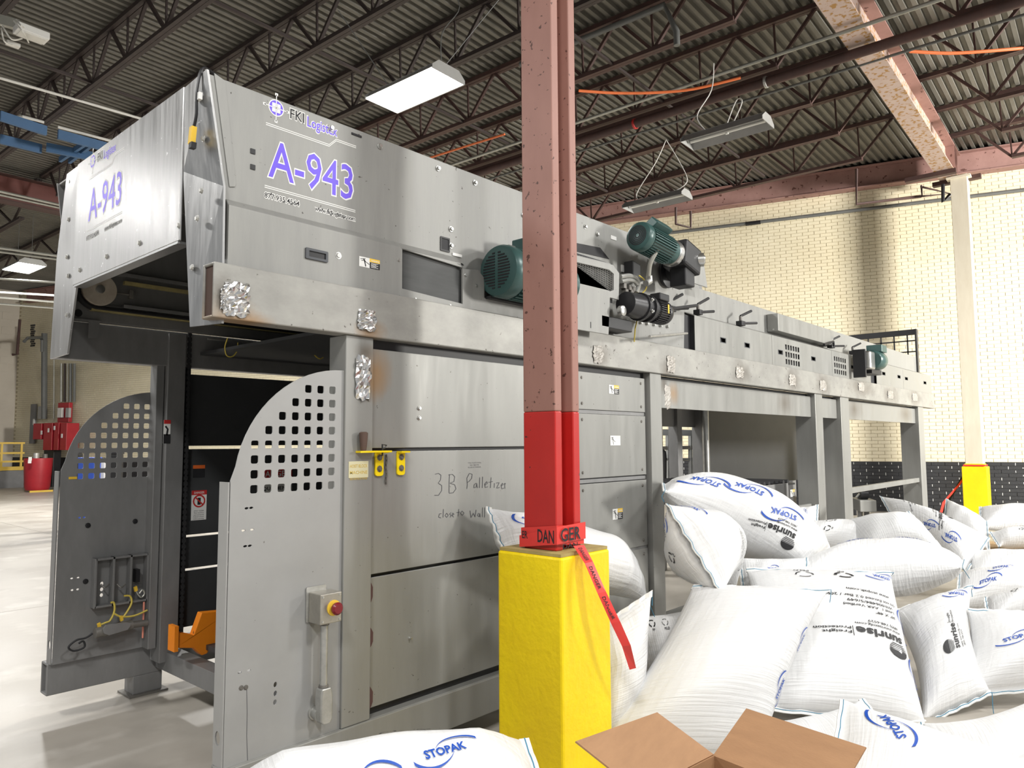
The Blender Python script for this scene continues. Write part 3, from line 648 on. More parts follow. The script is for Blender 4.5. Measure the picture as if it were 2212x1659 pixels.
for (org, ex, ey, s) in (((1.872, 2.9348, 2.872), (1, 0, 0), (0, 0, 1), .243), ((1.3447, 4.025, 2.872), (0, -1, 0), (0, 0, 1), .243)):
    W_, P_, K_, WA_, PA_ = decal(org, ex, ey, s)
    a0 = W_.build('white_outline', M['white'], ma, fix=False, kind='stuff'); P_.build('violet_print', M['purple'], a0, fix=False, kind='stuff'); K_.build('black_print', M['ink'], a0, fix=False, kind='stuff')
    for q in islands(WA_): q.build('letter_outline', M['white'], ma, fix=False)
    for q in islands(PA_): q.build('letter', M['purple'], ma, fix=False)
# ---- warning labels
def sticker(u0, v0, u1, v1, y, faded=False, parent=None):
    a, b = S(u0, v0, y), S(u1, v1, y); x0, x1, z0, z1 = a.x, b.x, b.z, a.z; w = x1 - x0; h = z1 - z0
    t = MB().box(x0, x1, y - .0012, y, z0, z1).build('warning_label', M['white'], parent or ma)
    yy = y - .0016; bl = MB(); L = lambda x, z: (x0 + x * w, yy, z0 + z * h)
    pic = [[(.05, .75), (.2, .82), (.3, .85)], [(.2, .8), (.3, .55), (.45, .4), (.48, .35)], [(.22, .8), (.3, .2), (.3, .08)], [(.1, .6), (.25, .7)]]
    for q in pic: stroke(bl, [(x, z) for x, z in q], .05, lambda x, z: Vector(L(x, z)))
    bl.add([L(.5, 0), L(1, 0), L(1, .62), L(.5, .62)], [(0, 1, 2, 3)]) if not faded else None
    bl.build('pictogram', M['ink'] if not faded else M['greymark'], t, fix=False)
    MB().add([L(.5, .64), L(1, .64), L(1, 1), L(.5, 1)], [(0, 1, 2, 3)]).build('heading', M['yellowlab'] if not faded else M['wire'], t, fix=False)
    if not faded:
        wl = MB()
        for k in range(5): wl.add([(L(.56, .5 - k * .1)[0], yy - .0004, L(0, .5 - k * .1)[2]), (L(.92 - .1 * (k % 2), 0)[0], yy - .0004, L(0, .5 - k * .1)[2]), (L(.92 - .1 * (k % 2), 0)[0], yy - .0004, L(0, .54 - k * .1)[2]), (L(.56, 0)[0], yy - .0004, L(0, .54 - k * .1)[2])], [(0, 1, 2, 3)])
        letter(wl, 'WARNING', (x0 + w * .76, yy - .0004, z0 + h * .8), (1, 0, 0), (0, 0, 1), h * .2, .02, w * .4)
        wl.build('small_print', M['white'], t, fix=False)
    return t
sticker(776, 553, 820, 584, 2.9)
for (u, v) in ((1130 - 18, 640),):
    a = S(u, v, 2.9); part(MB().box(a.x - .03, a.x + .03, 2.898, 2.90, a.z - .012, a.z + .012), 'name_tag', M['white'], 0)
a = S(988, 551, 2.93); part(MB().box(a.x - .035, a.x + .035, 2.929, 2.934, a.z - .008, a.z + .008), 'name_tag', M['white'], 0)
a = S(1325, 514, 2.934); part(MB().box(a.x - .035, a.x + .035, 2.931, 2.9345, a.z - .014, a.z + .014), 'name_tag', M['white'], 0)
# ---- cable and sensor hanging over the hood corner
cbl = part(MB().tube([(1.45, 2.97, HT + .005), (1.40, 2.98, HT + .035), (1.345, 2.955, HT + .02), (1.325, 2.955, 3.08), (1.33, 2.965, 2.98), (1.33, 2.985, 2.93)], .0065, 8, 5), 'sensor_cable', M['black'], 0, True)
MB().box(1.325, 1.34, 2.935, 2.975, 3.035, 3.065).build('cable_clip', M['white'], cbl)
MB().obox((1.325, 2.985, 2.89), (.011, 0, 0), (0, .012, 0), (0, -.006, .035)).build('sensor_head', M['yellowlab'], cbl)
MB().obox((1.325, 2.98, 2.845), (.011, 0, 0), (0, .012, 0), (0, -.002, .012)).build('sensor_lens', M['black'], cbl)

# ---- lower frame: posts and side panels
def post(x0, x1, y0, y1, z0=.31, z1=ZB0, mat='panel'): return part(MB().box(x0, x1, y0, y1, z0, z1), 'post', M[mat], .004)
post(2.035, 2.195, 2.885, 3.02)
post(3.56, 3.72, 2.905, 3.03)
post(4.735, 4.895, 2.88, 3.05)
post(8.11, 8.33, 2.88, 3.10); post(8.93, 9.22, 2.88, 3.12); post(12.42, 12.72, 2.88, 3.14)
def pan(x0, x1, z0, z1, y=2.915, name='side_panel', mat='panel', t=.012): return part(MB().box(x0, x1, y, y + t, z0, z1), name, M[mat], .003)
pA = [pan(2.197, 3.56, 1.578, 2.066), pan(2.197, 3.56, .972, 1.562), pan(2.197, 3.56, .348, .957)]
pB = [pan(3.72, 4.715, 1.82, 2.072), pan(3.72, 4.715, 1.362, 1.792), pan(3.72, 4.715, .85, 1.325), pan(3.72, 4.715, .348, .832)]
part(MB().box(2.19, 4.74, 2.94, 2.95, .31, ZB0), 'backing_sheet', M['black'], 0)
for z in (1.806, 1.343, .84): part(MB().box(3.74, 4.715, 2.922, 2.938, z - .012, z + .012), 'panel_rail', M['midgrey'], 0)
for i, pn in enumerate(pB):
    z0, z1 = ((1.82, 2.072), (1.362, 1.792), (.85, 1.325), (.348, .832))[i]
    for x in (3.93, 4.66):
        for z in (z0 + .04, z1 - .04): bolt((x, 2.915, z), (0, -1, 0), r=.009, h=.006, parent=pn, mat='dirtsteel')
for (u, v) in ((905, 882), (905, 903)): bolt(S(u, v, 2.915), (0, -1, 0), r=.009, h=.012, parent=pA[0])
bolt(S(884, 1378, 2.915), (0, -1, 0), r=.005, h=.02, parent=pA[2])
sticker(1315, 831, 1337, 852, 2.914, parent=pB[0]); sticker(1318, 941, 1340, 962, 2.914, True, parent=pB[1]); sticker(1323, 1100, 1345, 1120, 2.914, parent=pB[2])
# chipped paint along the panel edge by the corner post
M['chip'] = flat('bare_brown_primer', (.11, .055, .05), .7)
for (u, v, w, h) in ((800, 1280, .03, .06), (797, 1378, .034, .055), (797, 1508, .036, .06)):
    c = S(u, v, 2.913); pts = []
    for k in range(9):
        q = math.pi * (k / 8 - .5); r = 1 + .25 * math.sin(3.1 * k); pts.append((2.1975 + w * 1.3 * math.cos(q) * r * .8, 2.9146, c.z + h * math.sin(q)))
    MB().prism(pts, (0, -.0008, 0)).build('paint_chip', M['chip'], pA[2], fix=False)
# marker writing
hw = MB(); mpz = lambda u, v: S(430 + u / 2.86, 680 + v / 2.86, 2.9138)
for q in ([(1458, 985), (1480, 980), (1495, 990), (1492, 1020), (1478, 1040), (1500, 1055), (1500, 1085), (1480, 1115), (1455, 1115)], [(1548, 985), (1545, 1040), (1545, 1100)], [(1540, 990), (1565, 985), (1580, 1000), (1575, 1030), (1550, 1040), (1580, 1050), (1588, 1075), (1570, 1100), (1545, 1102)],
          [(1655, 1010), (1658, 1050), (1655, 1075)], [(1655, 1010), (1670, 980), (1688, 985), (1685, 1010), (1668, 1030), (1658, 1035)], [(1712, 1040), (1700, 1050), (1698, 1070), (1712, 1065), (1716, 1040), (1720, 1070)], [(1735, 1005), (1732, 1070)], [(1752, 1000), (1750, 1070)], [(1765, 1050), (1782, 1042), (1778, 1030), (1765, 1045), (1768, 1068), (1785, 1062)],
          [(1805, 1005), (1800, 1070)], [(1788, 1035), (1815, 1030)], [(1825, 1040), (1824, 1068)], [(1835, 1040), (1855, 1036), (1838, 1072), (1858, 1066)], [(1866, 1056), (1880, 1050), (1876, 1040), (1866, 1052), (1870, 1076), (1884, 1070)], [(1888, 1040), (1890, 1074)], [(1889, 1050), (1894, 1040)],
          [(1498, 1228), (1485, 1230), (1480, 1250), (1495, 1255)], [(1510, 1200), (1508, 1252)], [(1530, 1225), (1520, 1240), (1530, 1252), (1540, 1238), (1530, 1225)], [(1558, 1222), (1548, 1230), (1558, 1240), (1550, 1252)], [(1564, 1240), (1576, 1232), (1568, 1224), (1562, 1240), (1574, 1250)], [(1605, 1200), (1600, 1245)], [(1590, 1222), (1612, 1218)], [(1625, 1212), (1616, 1225), (1626, 1240), (1638, 1225), (1625, 1212)],
          [(1675, 1210), (1680, 1255), (1695, 1225), (1705, 1250), (1712, 1205)], [(1728, 1225), (1720, 1240), (1732, 1248), (1735, 1225), (1738, 1250)], [(1752, 1190), (1750, 1250)], [(1766, 1190), (1764, 1252)]):
    d = []
    for i in range(len(q) - 1):
        for k in range(3): t = k / 3; d.append((q[i][0] * (1 - t) + q[i + 1][0] * t, q[i][1] * (1 - t) + q[i + 1][1] * t))
    stroke(MB(), d + [q[-1]], 3.4, mpz).build('marker_stroke', M['marker'], pA[1], fix=False)
a, b = S(1007, 998, 2.9138), S(1043, 1009, 2.9138); sp_ = MB()
for k, t in enumerate(('UTIL POSITION IN', 'NO ABOVE', 'ALL & BELOW OF BASEPLATE')): letter(sp_, t, ((a.x + b.x) / 2, 2.9138, a.z - .006 - k * .012), (1, 0, 0), (0, 0, 1), .010, 0, .10 - .03 * (k == 1), res=1)
sp_.build('stencil_text', M['greymark'], pA[1], fix=False)
# yellow label plate on the post
a, b = S(753, 997, 2.885), S(795, 1031, 2.885)
yp = part(MB().box(a.x, b.x, 2.883, 2.885, b.z, a.z), 'hoist_block_plate', flat('pale_yellow_plate', (.62, .58, .38)), .0005)
yt = MB()
for k, t in enumerate(('HOIST BLOCK', 'MACHINE', 'SEE INSTRUCTIONS')): letter(yt, t, ((a.x + b.x) / 2, 2.8824, a.z - .022 - k * .03), (1, 0, 0), (0, 0, 1), .022 if k < 2 else .014, .005, .10)
yt.build('plate_text', flat('ochre_print', (.6, .42, .06)), yp, fix=False)
# latch: handle, yellow bar, two brackets, chain
a, b = S(775, 976, 2.86), S(843, 978, 2.86)
la = part(MB().box(a.x, b.x, 2.845, 2.885, a.z - .005, a.z + .004), 'latch_bar', M['yellow'], .001)
c = S(788, 955, 2.85); MB().lathe((c.x, 2.86, a.z + .004), (0, 0, 1), [(.013, 0), (.016, .02), (.02, .06), (.021, .085), (.014, .09)], 14).build('latch_handle', M['wood'], la, smooth=True)
for (u, w) in ((818, 20), (865, 22)):
    x = S(u, 1000, 2.91).x; z1 = a.z; br = part(MB().prism(rrect(x - .025, x + .025, z1 - .12, z1, 2.903, .012), (0, .01, 0)), 'latch_bracket', M['yellow'], .001)
    for z in (z1 - .03, z1 - .085): bolt((x, 2.903, z), (0, -1, 0), r=.012, h=.01, parent=br, mat='dirtsteel')
    MB().box(x - .025, x + .03, 2.87, 2.91, z1 - .008, z1).build('bracket_tab', M['yellow'], br)
MB().tube([S(826, 985, 2.87), S(826, 960, 2.87), S(835, 962, 2.87), S(831, 968, 2.87), S(827, 970, 2.87)], .004, 6).build('latch_pin', M['black'], la)
ch = MB(); x = S(836, 1000, 2.9).x; zt, zb = S(836, 985, 2.9).z, S(836, 1047, 2.9).z
k = 0; z = zt
while z > zb: ch.obox((x + .002 * math.sin(k), 2.905, z), (.005 if k % 2 else .002, 0, 0), (0, .002 if k % 2 else .005, 0), (0, 0, .008)); z -= .011; k += 1
ch.build('chain', M['dirtsteel'], la)
# foil and tape patches over the weld spots
def crumple(u, v, w, h, y, mat, seed, name):
    r = random.Random(seed); c = S(u, v, y); nx, nz = 9, 13; vs = []; fs = []
    for j in range(nz):
        for i in range(nx):
            s, t = i / (nx - 1) * 2 - 1, j / (nz - 1) * 2 - 1; k = math.sqrt(max(0, 1 - (abs(s) ** 3 * .55 + abs(t) ** 3 * .45)))
            e = 1 + r.uniform(-.10, .10)
            vs.append((c.x + s * w / 2 * e * (1 - .15 * abs(t)), y - .001 - k * (r.uniform(.003, .022) if mat == 'foil' else r.uniform(.004, .011)), c.z + t * h / 2 * e))
    for j in range(nz - 1):
        for i in range(nx - 1): q_ = j * nx + i; fs.append((q_, q_ + 1, q_ + nx + 1, q_ + nx))
    MB().add(vs, fs).build(name, M[mat], ma, fix=False)
crumple(510, 648, .12, .14, 2.865, 'foil', 1, 'foil_patch'); crumple(484, 645, .04, .09, 2.864, 'foil', 2, 'foil_patch'); crumple(791, 692, .11, .10, 2.865, 'foil', 3, 'foil_patch'); crumple(783, 817, .09, .21, 2.885, 'foil', 4, 'foil_patch')
crumple(1291, 765, .12, .12, 2.865, 'weld', 5, 'tape_patch'); crumple(1449, 787, .13, .13, 2.865, 'weld', 6, 'tape_patch'); crumple(1597, 805, .16, .10, 2.865, 'weld', 7, 'tape_patch'); crumple(1441, 858, .10, .18, 2.93, 'weld', 8, 'tape_patch')
for k, (u, v) in enumerate(((1711, 821), (1777, 833), (1860, 836), (1923, 853), (1976, 858))): crumple(u, v, .18 + k * .03, .11, 2.865, 'weld', 11 + k, 'tape_patch')

# ---- perforated quarter-round guards at the loading end
def guard(y, t, mat, dirn, slots):
    cxx, czz, R_ = 2.03, 1.415, .53
    out = [(1.485, .31), (2.035, .31), (2.035, czz + R_)] + [(cxx - R_ * math.sin(q * math.pi / 36), czz + R_ * math.cos(q * math.pi / 36)) for q in range(1, 17)] + [(1.487, 1.45)]
    holes = []
    for r, nn in enumerate((3, 4, 5, 6, 7, 7, 7, 7)):
        for k in range(7 - nn, 7):
            x, z = 1.592 + .0637 * k, 1.8485 - .0625 * r; holes.append(rrect(x - .0175, x + .0175, z - .0175, z + .0175, y, .007))
    for (x, z, rx, rz) in slots: holes.append([(x + rx * math.cos(a_ * math.pi / 4), y, z + rz * math.sin(a_ * math.pi / 4)) for a_ in range(8)])
    gu = MB().prism(xz(out, y), (0, t, 0), holes).build('guard_panel', mat, ma)
    sg = 1 if dirn > 0 else -1
    ff = [(1.483, y, .31), (1.483, y + sg * .075, .31), (1.483, y + sg * .075, 1.445), (1.483, y, 1.445)]
    hole = circ((1.483, y + sg * .037, .42), .021, 12, (0, 1, 0), (0, 0, 1.35))
    MB().prism(ff, (-.006, 0, 0), [hole]).build('guard_flange', mat, gu)
    return gu
def sl(*a):
    r = []
    for (u, v, rx, rz) in a:
        p = S(u, v); r.append((p.x, p.z, rx, rz))
    return r
M['guard'] = mk('light_grey_guard', (0.36, 0.36, 0.355), (0.31, 0.31, 0.305), 0.45, 0.2, scale=2.2, r2=.52, spots=[((0.12, 0.11, 0.10), 40, 0.725, 0.02)])
nearslots = sl((533, 1098, .01, .005), (543, 1097, .01, .005), (526, 1146, .009, .005), (545, 1144, .009, .005), (530, 1180, .01, .005), (540, 1179, .01, .005), (518, 1453, .009, .005), (538, 1448, .009, .005), (595, 1479, .009, .012), (595, 1498, .009, .012), (594, 1517, .009, .012))
g1 = guard(YN, .006, M['guard'], 1, nearslots)
g2_ = guard(YF, -.006, M['midgrey'], 1, [(1.60, 1.16, .008, .005), (1.625, 1.16, .008, .005), (1.57, .80, .008, .005), (1.605, .80, .008, .005), (1.575, .73, .008, .006), (1.605, .73, .008, .006), (1.74, .745, .01, .012), (1.74, .71, .01, .012), (1.74, .675, .01, .012)])
for (u, v) in ((521, 1486), (531, 1485)): bolt(S(u, v, 2.9), (0, -1, 0), r=.008, h=.004, parent=g1, mat='dirtsteel')
sc_ = MB(); stroke(sc_, [(533, 1490), (534, 1540), (533, 1590), (535, 1645)], 1.0, lambda u, v: S(u, v, 2.8992)); sc_.build('scratch', M['marker'], g1, fix=False)
for (u, v) in ((190, 1135), (292, 1126), (185, 1256)): bolt(S(u, v, 4.99), (0, -1, 0), r=.012, h=.004, parent=g2_, mat='black')
MB().box(1.53, 1.575, 4.991, 4.993, 1.395, 1.41).build('label', M['yellowlab'], g2_)
# far posts
part(MB().box(1.99, 2.04, 4.90, 5.0, .31, 2.2), 'post', M['midgrey'], .004)
part(MB().box(2.045, 2.16, 4.86, 5.0, .22, 2.33), 'post', M['midgrey'], .004)
a = XF(354, 906, 2.0)
tl = S(354, 907, 4.858); br_ = S(367, 958, 4.858)
fs_ = MB().box(tl.x, br_.x, 4.856, 4.858, br_.z, tl.z).build('warning_label', M['white'], ma)
MB().box(tl.x, br_.x, 4.8545, 4.856, tl.z - .025, tl.z).build('heading', M['red'], fs_)
MB().box(tl.x, br_.x, 4.8545, 4.856, br_.z, br_.z + .06).build('small_print', M['ink'], fs_)
pg = MB(); stroke(pg, [(tl.x + .01, tl.z - .04), (tl.x + .025, tl.z - .06), (tl.x + .02, tl.z - .10)], .012, lambda x, z: Vector((x, 4.8545, z))); pg.build('pictogram', M['ink'], fs_, fix=False)
# far side inner panels with their gaps, seen through the loading end
FYP = 4.93
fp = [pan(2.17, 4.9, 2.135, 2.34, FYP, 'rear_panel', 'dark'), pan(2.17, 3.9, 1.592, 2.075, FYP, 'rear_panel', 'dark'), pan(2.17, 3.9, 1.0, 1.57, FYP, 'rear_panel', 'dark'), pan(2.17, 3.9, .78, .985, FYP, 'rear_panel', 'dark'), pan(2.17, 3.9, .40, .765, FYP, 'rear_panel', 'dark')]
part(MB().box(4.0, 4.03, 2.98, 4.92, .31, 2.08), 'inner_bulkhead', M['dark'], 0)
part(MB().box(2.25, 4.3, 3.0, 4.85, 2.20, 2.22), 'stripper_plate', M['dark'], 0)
# danger labels on the far inner panel
def lab(u0, v0, u1, v1, y, head, body, par, hh=.25, txt=None):
    a, b = S(u0, v0, y), S(u1, v1, y); t = MB().box(a.x, b.x, y - .001, y, b.z, a.z).build('safety_label', body, par); h = a.z - b.z
    MB().box(a.x, b.x, y - .002, y - .001, a.z - h * hh, a.z).build('heading', head, t); return t, a, b
lab(417, 1005, 442, 1031, FYP - .001, M['orangelab'], M['ink'], fp[2], .28)
t, a, b = lab(414, 1060, 445, 1122, FYP - .001, M['red'], M['white'], fp[2], .15)
rg = MB(); c = ((a.x + b.x) / 2, a.z - (a.z - b.z) * .36)
stroke(rg, [(c[0] + .038 * math.cos(q * .3142), c[1] + .038 * math.sin(q * .3142)) for q in range(21)], .010, lambda x, z: Vector((x, FYP - .0032, z))); stroke(rg, [(c[0] - .026, c[1] + .026), (c[0] + .026, c[1] - .026)], .009, lambda x, z: Vector((x, FYP - .0034, z))); rg.build('prohibition_ring', M['red'], t, fix=False)
hd = MB(); stroke(hd, [(c[0], c[1] - .025), (c[0], c[1] + .022)], .022, lambda x, z: Vector((x, FYP - .0030, z)))
for k, s_ in enumerate(('STAY CLEAR', 'This machine', 'starts automatically', 'Follow lockout', 'before servicing')): letter(hd, s_, ((a.x + b.x) / 2, FYP - .0030, b.z + .062 - k * .013), (1, 0, 0), (0, 0, 1), .012, .0, .07, res=1)
hd.build('hand_symbol', M['ink'], t, fix=False, kind='stuff')
letter(MB(), 'DANGER', (0, 0, 0), (1, 0, 0), (0, 0, 1), 1)
wt = MB(); letter(wt, 'DANGER', ((a.x + b.x) / 2, FYP - .0032, a.z - (a.z - b.z) * .075), (1, 0, 0), (0, 0, 1), .02, .01, .07); wt.build('danger_word', M['white'], t, fix=False)
t, a, b = lab(556, 1008, 630, 1070, FYP - .001, M['red'], M['wire'], fp[2], .55)
wt = MB(); letter(wt, 'DANGER', ((a.x + b.x) / 2, FYP - .0032, a.z - .055), (1, 0, 0), (0, 0, 1), .06, .015, .24); wt.build('danger_word', M['white'], t, fix=False)
wt = MB(); letter(wt, 'EQUIPMENT', ((a.x + b.x) / 2, FYP - .0032, b.z + .06), (1, 0, 0), (0, 0, 1), .036, .015, .24); letter(wt, 'STARTS AND STOPS', ((a.x + b.x) / 2, FYP - .0032, b.z + .022), (1, 0, 0), (0, 0, 1), .022, .01, .24); wt.build('danger_text', M['ink'], t, fix=False)
# hoist chain in its dark slot
cs = part(MB().box(2.165, 2.215, 4.905, 4.925, .3, 2.3), 'chain_slot', M['black'], 0)
hc = MB(); z = 2.36; k = 0
while z > .38:
    hc.obox((2.185, 4.87, z), (.012 if k % 2 else .007, 0, 0), (0, .006, 0), (0, 0, .012)); hc.cyl((2.185, 4.861, z + .009), (2.185, 4.879, z + .009), .006, n=6); z -= .0185; k += 1
hc.build('hoist_chain', M['rubber'], ma)
# pulley, belts and wear strips inside the hood
y = 4.80
part(MB().box(1.44, 4.2, 4.83, 4.858, 2.35, 2.46), 'belt_guide', M['midgrey'], .002)
c = S(211, 627, 4.80); pu = part(MB().lathe((c.x, 4.76, c.z), (0, 1, 0), [(.095, 0), (.098, .004), (.098, .03), (.095, .034)], 32), 'pulley', M['pulley'], 0, True)
MB().lathe((c.x, 4.748, c.z), (0, 1, 0), [(.012, 0), (.025, .002), (.027, .014)], 20).build('axle', M['chrome'], pu, smooth=True)
bl_ = [(c.x + .115 * math.cos(q), 4.79, c.z + .115 * math.sin(q)) for q in [math.radians(100 + k * 9) for k in range(19)]]
part(MB().tube(bl_ + [(2.4, 4.79, c.z - .115), (4.1, 4.79, c.z - .115)], .018, 8), 'drive_belt', M['rubber'], 0, True)
for (u0, v0, u1, v1, m_) in ((196, 667, 412, 696, 'yelstrip'), (268, 611, 412, 631, 'yelstrip'), (266, 662, 412, 681, 'midgrey'), (255, 592, 412, 615, 'midgrey')):
    p, q = S(u0, v0, 4.79), S(u1, v1, 4.79); q = p + (q - p) * 3.0; q.z = p.z
    part(MB().box(p.x, min(q.x, 4.2), 4.775, 4.81, p.z - .011, p.z + .011), 'wear_strip', M[m_], .002)
part(MB().tube([S(252, 633, 4.79), S(275, 636, 4.79), S(282, 637, 4.79)], .007, 8), 'tension_rod', M['dirtsteel'], 0)
part(MB().box(S(278, 630, 4.79).x, S(286, 630, 4.79).x, 4.77, 4.81, S(278, 645, 4.79).z, S(278, 627, 4.79).z), 'tension_block', M['dirtsteel'], .002)
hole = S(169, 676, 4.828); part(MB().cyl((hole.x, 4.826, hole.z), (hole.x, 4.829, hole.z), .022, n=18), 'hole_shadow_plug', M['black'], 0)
p = S(195, 717, 4.86); part(MB().prism([(p.x - .03, 4.80, 2.345), (p.x + .03, 4.80, 2.345), (p.x + .03, 4.80, 2.27), (p.x + .01, 4.80, 2.24), (p.x - .03, 4.80, 2.24)], (0, .004, 0)), 'angle_bracket', M['midgrey'], 0)
part(MB().box(1.45, p.x + .03, 4.79, 4.88, 2.345, 2.35), 'angle_bracket', M['midgrey'], 0)
# far side hood interior: small lamp bracket, rod, red box, loops of cable
p, q = S(449, 732, 4.7), S(590, 746, 4.7)
part(MB().tube([p, q], .007, 8), 'sensor_rod', M['galv'], 0)
p = S(602, 755, 4.6); part(MB().obox(p, (.035, 0, 0), (0, .03, .01), (0, -.01, .035)), 'sensor_bracket', M['midgrey'], .002)
p = S(637, 760, 4.6); part(MB().obox(p, (.035, 0, 0), (0, .03, 0), (0, 0, .04)), 'sensor_bracket', M['black'], .002)
p = S(682, 735, 4.3); part(MB().obox(p, (.05, 0, 0), (0, .05, 0), (0, 0, .045)), 'red_control_box', M['redcab'], .006)
part(MB().tube([S(492, 730, 4.5), S(486, 750, 4.5), S(490, 768, 4.5), S(502, 770, 4.5), S(512, 758, 4.5), S(514, 740, 4.5)], .004, 6, 5), 'cable_loop', M['yelcable'], 0, True)
part(MB().tube([S(672, 748, 4.3), S(678, 765, 4.3), S(690, 775, 4.3), S(698, 772, 4.3)], .004, 6, 5), 'cable_loop', M['yelcable'], 0, True)
# orange fork carriage standing in the loading end
of = part(MB().prism(ppoly([(378, 1365), (419, 1372), (436, 1324), (500, 1318), (500, 1400), (462, 1392), (447, 1412), (436, 1416), (419, 1400), (380, 1400)], 4.55), (0, .06, 0)), 'fork_carriage', M['orange'], .004)
MB().box(*(lambda p: (p.x - .012, p.x + .012, 4.53, 4.62, p.z - .06, p.z + .09))(S(378, 1385, 4.55))).build('fork_heel', M['orange'], of)
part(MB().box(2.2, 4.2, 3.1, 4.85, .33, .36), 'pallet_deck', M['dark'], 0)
# wiring tray, junction tube and yellow cables low on the far guard
tr = MB(); yy = 4.985
x0, x1 = S(206, 1215, 4.95).x, S(318, 1200, 4.95).x; z1, z0 = S(215, 1206, 4.95).z, S(215, 1312, 4.95).z
for k in range(4):
    x = x0 + (x1 - x0) * k / 3; tr.box(x - .006, x + .006, 4.93, 4.99, z0, z1)
tr.box(x0, x1, 4.93, 4.99, z1 - .012, z1); tr.box(x0, x1, 4.93, 4.99, z0, z0 + .012)
tray = part(tr, 'cable_tray', M['midgrey'], .001)
for u in (227, 262): MB().tube([S(u - 9, 1262, 4.94), S(u, 1269, 4.92), S(u + 9, 1262, 4.94)], .004, 6, 5).build('hook', M['dirtsteel'], tray, smooth=True)
MB().box(*(lambda p: (p.x - .012, p.x + .012, 4.94, 4.99, p.z - .05, p.z + .03))(S(297, 1240, 4.95))).build('connector', M['black'], tray)
for q in ([(294, 1268), (296, 1280), (305, 1290), (312, 1282), (308, 1274), (301, 1282)], [(239, 1302), (246, 1302), (247, 1320), (238, 1340), (228, 1345), (212, 1352)], [(268, 1287), (281, 1288), (284, 1303), (272, 1325), (262, 1337)], [(318, 1318), (290, 1330), (262, 1332), (246, 1325)]):
    MB().tube([S(u, v, 4.92) for u, v in q], .006, 6, 5).build('yellow_cable', M['yelcable'] if q[0][0] != 294 else M['conduit'], tray, smooth=True)
for (u, v) in ((293, 1272), (262, 1336), (214, 1351)): MB().obox(S(u, v, 4.915), (.008, 0, .003), (0, .008, 0), (-.003, 0, .014)).build('plug', M['yellowlab'], tray)
MB().tube([S(205, 1368, 4.9), S(285, 1350, 4.9)], .032, 12).build('junction_tube', M['dirtsteel'], tray, smooth=True)
MB().prism([S(u, v, 4.862) for u, v in ((222, 1358), (228, 1350), (270, 1344), (281, 1346), (281, 1352), (275, 1360), (235, 1372), (224, 1368))], (0, -.006, 0)).build('tube_cover', M['midgrey'], tray)
MB().tube([S(285, 1350, 4.9), S(318, 1345, 4.9)], .021, 12).build('junction_tube', M['dirtsteel'], tray, smooth=True)
MB().tube([S(200, 1368, 4.9), S(185, 1378, 4.9), S(165, 1383, 4.9), S(148, 1398, 4.9), S(160, 1406, 4.9), S(182, 1398, 4.9), S(180, 1385, 4.9), S(170, 1390, 4.9)], .006, 6, 5).build('black_cable', M['rubber'], tray, smooth=True)
MB().tube([S(311, 1300, 4.94), S(308, 1378, 4.94)], .006, 6).build('indicator_rod', flat('pale_red_rod', (.8, .3, .22)), tray)

# ---- emergency stop box and conduit on the corner guard
a = S(655, 1290, 2.80)
ex0, ex1, ez0, ez1 = 1.86, 1.97, .815, .945
eb = part(MB().box(ex0, ex1, 2.80, 2.892, ez0, ez1), 'emergency_stop_box', mk('stainless_box', (.45, .43, .38), (.36, .34, .3), .35, .7, scale=14), .004)
MB().prism(rrect(ex0 - .012, ex1 - .02, ez0 + .0, ez1 + .022, 2.8925, .006), (0, .004, 0)).build('mounting_plate', M['galv'], eb)
bx, bz = (ex0 + ex1) / 2 + .012, (ez0 + ez1) / 2
MB().lathe((bx, 2.80, bz), (0, -1, 0), [(.034, 0), (.034, .004), (.024, .005)], 24).build('yellow_collar', M['yellowlab'], eb, smooth=True)
MB().lathe((bx, 2.795, bz), (0, -1, 0), [(.014, 0), (.015, .012), (.026, .014), (.028, .026), (.02, .034)], 24).build('mushroom_button', mk('dark_red_button', (.22, .012, .02), None, .25), eb, smooth=True)
for (x, z) in ((ex0 + .012, ez0 + .012), (ex1 - .012, ez0 + .012), (ex0 + .012, ez1 - .012), (ex1 - .012, ez1 - .012)): bolt((x, 2.80, z), (0, -1, 0), r=.005, h=.003, parent=eb)
cx0 = (ex0 + ex1) / 2 - .004
cd = part(MB().cyl((cx0, 2.845, ez0), (cx0, 2.845, .535), .017, n=18), 'conduit', M['galv'], 0, True)
for z in (ez0 - .008, .54): MB().lathe((cx0, 2.845, z - .006), (0, 0, 1), [(.02, 0), (.022, .003), (.02, .012)], 18).build('conduit_nut', M['dirtsteel'], cd, smooth=True)
MB().prism([(cx0 - .026, 2.815, .535), (cx0 - .030, 2.815, .50), (cx0 - .030, 2.815, .40), (cx0 - .018, 2.815, .385), (cx0 + .02, 2.815, .385), (cx0 + .030, 2.815, .40), (cx0 + .030, 2.815, .50), (cx0 + .022, 2.815, .535)], (0, .05, 0)).build('elbow_fitting', M['galv'], cd, bevel=.006)
MB().lathe((cx0 - .01, 2.9, .42), (0, -1, 0), [(.032, 0), (.032, .008), (.026, .01), (.026, .03), (.03, .032), (.03, .05)], 18).build('elbow_nipple', M['galv'], cd, smooth=True)

